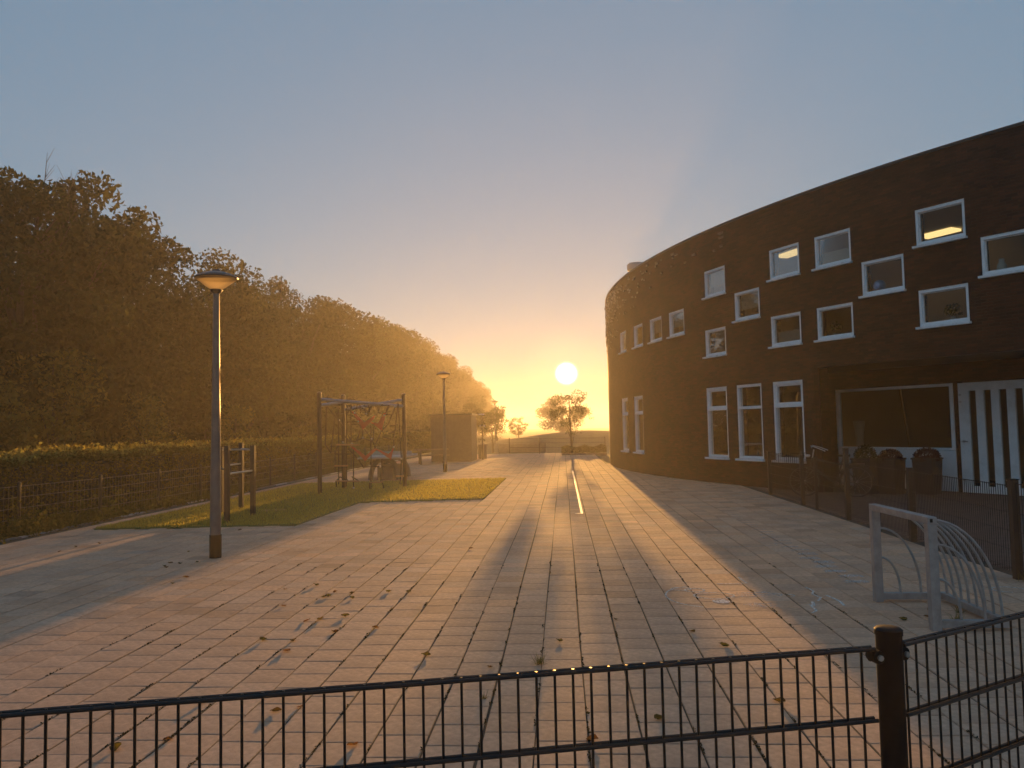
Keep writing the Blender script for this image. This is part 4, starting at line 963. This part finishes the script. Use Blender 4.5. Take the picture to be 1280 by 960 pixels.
# ------------------------------------------------------------------ hedge, shrubs and trees
def crown_points(rg, n, rx, ry, z0, z1, lumps, lr=(.7, 1.3), shape='round', fill=.25):
    """points on many overlapping leafy lumps spread through an uneven crown, with gaps between them"""
    zc, rz = (z0+z1)/2, (z1-z0)/2; C = []
    while len(C) < lumps:
        p = rg.uniform(-1, 1, 3); d = np.linalg.norm(p)
        if d > 1 or d < .25: continue
        t = (p[2]+1)/2
        k = {'round': 1.0, 'cone': (1.05-t)*1.1, 'column': .9}[shape]
        if shape == 'cone' and math.hypot(p[0], p[1]) > k: continue
        C.append((p[0]*rx*.85, p[1]*ry*.85, zc+p[2]*rz*.88, rg.uniform(*lr)))
    C = np.array(C); w = C[:, 3]**2; idx = rg.choice(len(C), n, p=w/w.sum())
    d = rg.normal(size=(n, 3)); d /= np.linalg.norm(d, axis=1)[:, None]
    r = C[idx, 3]*(rg.random(n)**.45 if fill else 1); P = C[idx, :3]+d*r[:, None]*np.array([1, 1, .72])
    P[:, 2] = np.maximum(P[:, 2], z0*.6+.05)
    return P, C
def trunk_mb(rg, h, r0, C, n=7):
    m = MB(); bend = rg.normal(0, .12, 2); pts = [(bend[0]*math.sin(2.2*t)*h*.12, bend[1]*math.sin(1.8*t)*h*.12, h*t-.1) for t in np.linspace(0, 1, 8)]
    m.tube(pts, [r0*(1.25-1.1*t) if t > 0 else r0*1.4 for t in np.linspace(0, 1, 8)], 8)
    for c in C[rg.choice(len(C), min(n, len(C)), replace=False)]:
        t = min(.85, max(.25, c[2]/h-.25)); b = Vector(pts[int(t*7)]); e = Vector(c[:3]); mid = (b+e)/2+Vector((0, 0, .25*(e-b).length*.4))
        m.tube([b, b*.6+mid*.4, mid, e], [r0*.45, r0*.36, r0*.25, r0*.06], 6)
    return m
def tree_proto(seed, n, rx, ry, z0, z1, lumps, leaf, m, r0=.2, lr=(.7, 1.3), shape='round', aspect=.6):
    rg = np.random.default_rng(seed); P, C = crown_points(rg, n, rx, ry, z0, z1, lumps, lr, shape)
    cm = fast_quads('crown', leaf_quads(P, leaf, rg, aspect), m, leaf_tints(n, rg))
    tm = trunk_mb(rg, z1*.86, r0, C).mesh('trunk', M['bark'], True)
    return cm, tm
def plant_tree(proto, name, x, y, s, rz, label, group, zs=1.0, cat='tree'):
    r = empty(name, (x, y, -.06), rz); r.scale = (s, s, s*zs); tag(r, label, cat, group)
    link('crown', proto[0], r); link('trunk', proto[1], r); return r
tall = [tree_proto(100+k, 19000, 2.9, 2.9, .5, 10.2, 50, .20, M['leaf']) for k in range(5)]
tr = random.Random(4)
def wood(Y, X, top, k, label=None, xj=.5):
    lab = label or 'tall leafy tree merged into the hazy wood behind the hedge'
    return plant_tree(tall[k % 5], 'leafy_tree', X+tr.uniform(-xj, xj), Y+tr.uniform(-.6, .6), top/10.0*.985 if top < 10.6 else 1.0, tr.uniform(0, 6.28), lab, None if label else 'trees of the wood behind the hedge', 1.0 if top < 10.6 else top/10.4)
FRONT = [(12, 7.0), (15.5, 7.6), (18.6, 8.9), (22.2, 11.4), (26, 9.4), (29.6, 9.3), (33.5, 8.7), (36.3, 8.6), (42, 9.8), (46, 10.2), (50, 10.5), (54, 10.7), (58, 10.8), (62, 11.0), (67, 11.6), (72, 11.9), (78, 12.0), (84, 12.0), (90, 11.9), (96, 11.8), (102, 11.6), (108, 11.3), (114, 10.8), (120, 10.4), (126, 10.0), (132, 9.6), (138, 9.1), (144, 8.6)]
NAMED = {22.2: 'highest tree at the left, its ragged crown rising above the wood', 26: 'leafy tree between the highest tree and the near street lamp', 29.6: 'leafy tree whose crown stands right behind the near lamp head',
         33.5: 'leafy tree just right of the near lamp, left of the pointed tree', 42: 'leafy hazy tree just right of the pointed tree top', 46: 'hazy tree whose crown rises above the left post of the climbing frame',
         62: 'hazy tree whose crown rises above the right post of the climbing frame', 84: 'pale hazy tree whose crown stands behind the second street lamp', 144: 'last tree of the wood, where its edge drops to the gap beside the sun'}
for k, (Y, top) in enumerate(FRONT): wood(Y, -14.6, top, k, NAMED.get(Y))
for k in range(26): wood(13+4.6*k, -18.6, [6.6, 7.2, 7.8, 8.4, 8.2, 8.4][min(k, 5)] if k < 6 else 9.2, k+2)
cone = tree_proto(130, 9000, 1.9, 1.9, 2.5, 10.4, 40, .16, M['leaf'], .16, (.4, .75), 'cone')
plant_tree(cone, 'pointed_tree', -14.2, 38.6, 1.05, .4, 'pointed conical tree top standing above the wood', None, 1.06)
# a thin tree with bare twigs at the far left
rgb_ = np.random.default_rng(9); r = empty('bare_tree', (-14.0, 19.5, -.06)); r.scale = (.8, .8, 1.0); tag(r, 'thin tree with bare twigs sticking up at the left picture edge', 'tree')
m = MB(); m.tube([(0, 0, 0), (.05, .05, 4), (.15, 0, 7.4)], [.12, .09, .05], 8); m.build('trunk', M['bark'], r, True)
m = MB()
for k in range(16):
    b = Vector((.12, 0, 5.2+2.2*rgb_.random())); a = rgb_.uniform(0, 6.28); e = b+Vector((math.cos(a)*rgb_.uniform(.5, 1.5), math.sin(a)*rgb_.uniform(.5, 1.5), rgb_.uniform(1.1, 2.0))); e.z = min(e.z, 9.3)
    mid = (b+e)/2+Vector((math.cos(a)*.15, math.sin(a)*.15, -.1)); m.tube([b, mid, e], [.028, .018, .005], 5)
    for _ in range(4):
        t = rgb_.uniform(.3, .9); p = mid.lerp(e, t); m.tube([p, p+Vector((rgb_.normal(0, .2), rgb_.normal(0, .2), rgb_.uniform(.3, .7)))], [.010, .003], 4)
m.build('branch', M['bark'], r)
# shrubs standing out before the wood, lighter in leaf
bush = [tree_proto(150+k, 2600, 1.25, 1.2, .6, 4.0, 30, .13, M['leaf_light'], .06, (.28, .55), 'round') for k in range(3)]
for k, (x, y, s, zs, lab) in enumerate([(-12.7, 18.6, 1.12, 1.0, 'large pale loose shrub behind the hedge, standing out from the dark wood'), (-13.0, 16.6, .95, 1.05, 'loose shrub with upright shoots at the left behind the hedge'),
        (-12.6, 22.6, .85, .95, 'thin hazy shrub behind the hedge, between the pale shrub and the near lamp'), (-12.4, 28.6, .8, 1.05, 'rounded pale shrub behind the hedge just right of the near lamp'), (-12.5, 36.0, .7, .9, 'low hazy shrub behind the hedge, left of the climbing frame')]):
    plant_tree(bush[k % 3], 'shrub', x, y, s, k*1.3, lab, None, zs, 'shrub')
small = [tree_proto(170+k, 3000, 1.5, 1.5, 1.0, 4.3, 44, .12, M['leaf'], .07, (.22, .45)) for k in range(2)]
sparse = tree_proto(181, 2600, 1.75, 1.6, .9, 4.4, 54, .10, M['leaf'], .07, (.18, .42))
dense = tree_proto(175, 13000, 1.75, 1.6, .3, 4.15, 60, .10, M['leaf'], .09, (.4, .7))
plant_tree(dense, 'round_tree', -.1, 130.0, 2.55, .3, 'broad dense hazy tree far off just below the sun, behind the see-through tree', None, .68)
plant_tree(sparse, 'thin_tree', .55, 48.2, .98, 1.1, 'sparse young tree with see-through crown right under the sun', None, 1.0)
for k, (x, y, s, lab) in enumerate([(-5.4, 47.5, .72, 'slim young tree just right of the shed'), (-5.0, 55.0, .78, 'young tree before the far street lamp'), (-6.2, 72, .95, 'hazy bush tree in the gap left of the sun, largest'), (-4.6, 80, .75, 'hazy bush tree in the gap left of the sun, nearest the gap'), (-7.8, 66, 1.0, 'hazy bush tree where the wood ends')]):
    plant_tree(small[k % 2] if k > 1 else sparse, 'young_tree', x, y, s, k*.9, lab, None)
plant_tree(small[0], 'young_tree', -9.6, 84, 1.35, 2.0, 'hazy bush tree standing before the end of the wood, beyond the shed', None)
plant_tree(small[1], 'young_tree', -10.4, 62, 1.2, 1.0, 'hazy bush tree standing before the wood, left of the shed', None)
bed = empty('shrub_bed', (1.3, 47.6, -.05)); tag(bed, 'low dark shrub bed around the foot of the sparse tree', 'shrub bed')
rg = np.random.default_rng(33); P = np.stack([rg.uniform(-1.4, 1.3, 4000), rg.uniform(-.5, .5, 4000), .66*rg.random(4000)**.6], 1); P[:, 2] *= 1-.25*np.abs(np.sin(P[:, 0]*3))
link('foliage', fast_quads('foliage', leaf_quads(P, .10, rg, .6), M['leaf'], leaf_tints(4000, rg)), bed)
MB().box(-1.42, 1.32, -.52, .52, 0, .16).build('edging', M['conc_dark'], bed)
# undergrowth filling the wood's edge
rg = np.random.default_rng(44); n = 26000; P = np.stack([rg.uniform(-19, -13.2, n), 9+105*rg.random(n)**1.5, 2.6*rg.random(n)**1.3], 1); P[:, 2] *= .7+.3*np.sin(P[:, 1]*.9+P[:, 0])
tag(link('undergrowth', fast_quads('undergrowth', leaf_quads(P, .34, rg, .6), M['leaf'], leaf_tints(n, rg)), None), kind='stuff')
# hedge
hd = empty('hedge', (-11.0, 30, -.05)); tag(hd, 'long clipped hedge behind the wire fence, its top rim lit gold', 'hedge')
rg = np.random.default_rng(55); n = 62000
y = -22+58*rg.random(n)**1.6; top = 1.42+.05*np.sin(y*1.7)+.04*np.sin(y*4.1+1)
u = rg.random(n); face = rg.random(n)
x = np.where(face < .45, .75-abs(rg.normal(0, .10, n)), rg.uniform(-.75, .75, n)); z = np.where(face < .45, top*rg.random(n), top-abs(rg.normal(0, .09, n)))
sh = rg.random(n) < .04; z = np.where(sh, top+rg.random(n)*.14, z)
P = np.stack([x+.05*np.sin(y*2.3+z*3), y, np.maximum(z, .02)], 1)
sz = .085*np.clip((y+30)/22, .75, 1.8)
V = leaf_quads(P, 1.0, rg, .62); V = P[:, None, :]+(V-P[:, None, :])*sz[:, None, None]
link('foliage', fast_quads('foliage', V, M['leaf_hedge'], leaf_tints(n, rg)), hd)
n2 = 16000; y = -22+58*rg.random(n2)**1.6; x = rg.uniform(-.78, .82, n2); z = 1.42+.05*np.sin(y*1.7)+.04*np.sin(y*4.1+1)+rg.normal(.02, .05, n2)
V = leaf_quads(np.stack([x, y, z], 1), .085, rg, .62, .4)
sh = link('sunlit_top_leaves', fast_quads('sunlit_top_leaves', V, M['leaf_sunlit'], leaf_tints(n2, rg)), hd); sh['label'] = 'paler leaves along the hedge top, coloured as if lit by the sun'  # top layer of lighter leaves paints the sunlit rim of the hedge
m = MB()
for k in range(29): m.box(-.55+.02*math.sin(k), .52+.03*math.sin(k*2.1), -22+2*k+.01, -20+2*k-.01, 0, 1.22+.04*math.sin(k*1.3))
m.build('twig_core', M['hedgecore'], hd)

# ------------------------------------------------------------------ low sun haze over the whole place
hz = bpy.data.materials.new('haze'); hz.use_nodes = True
N, L = hz.node_tree.nodes, hz.node_tree.links
N.remove(N['Principled BSDF']); pv = N.new('ShaderNodeVolumePrincipled')
pv.inputs['Color'].default_value = (.95, .90, .80, 1); pv.inputs['Density'].default_value = HAZE_DENSITY; pv.inputs['Anisotropy'].default_value = HAZE_G
L.new(pv.outputs[0], N['Material Output'].inputs['Volume'])
o = MB().box(-600, 600, -300, 700, -1.06, 13.4).build('haze', hz); tag(o, kind='stuff')
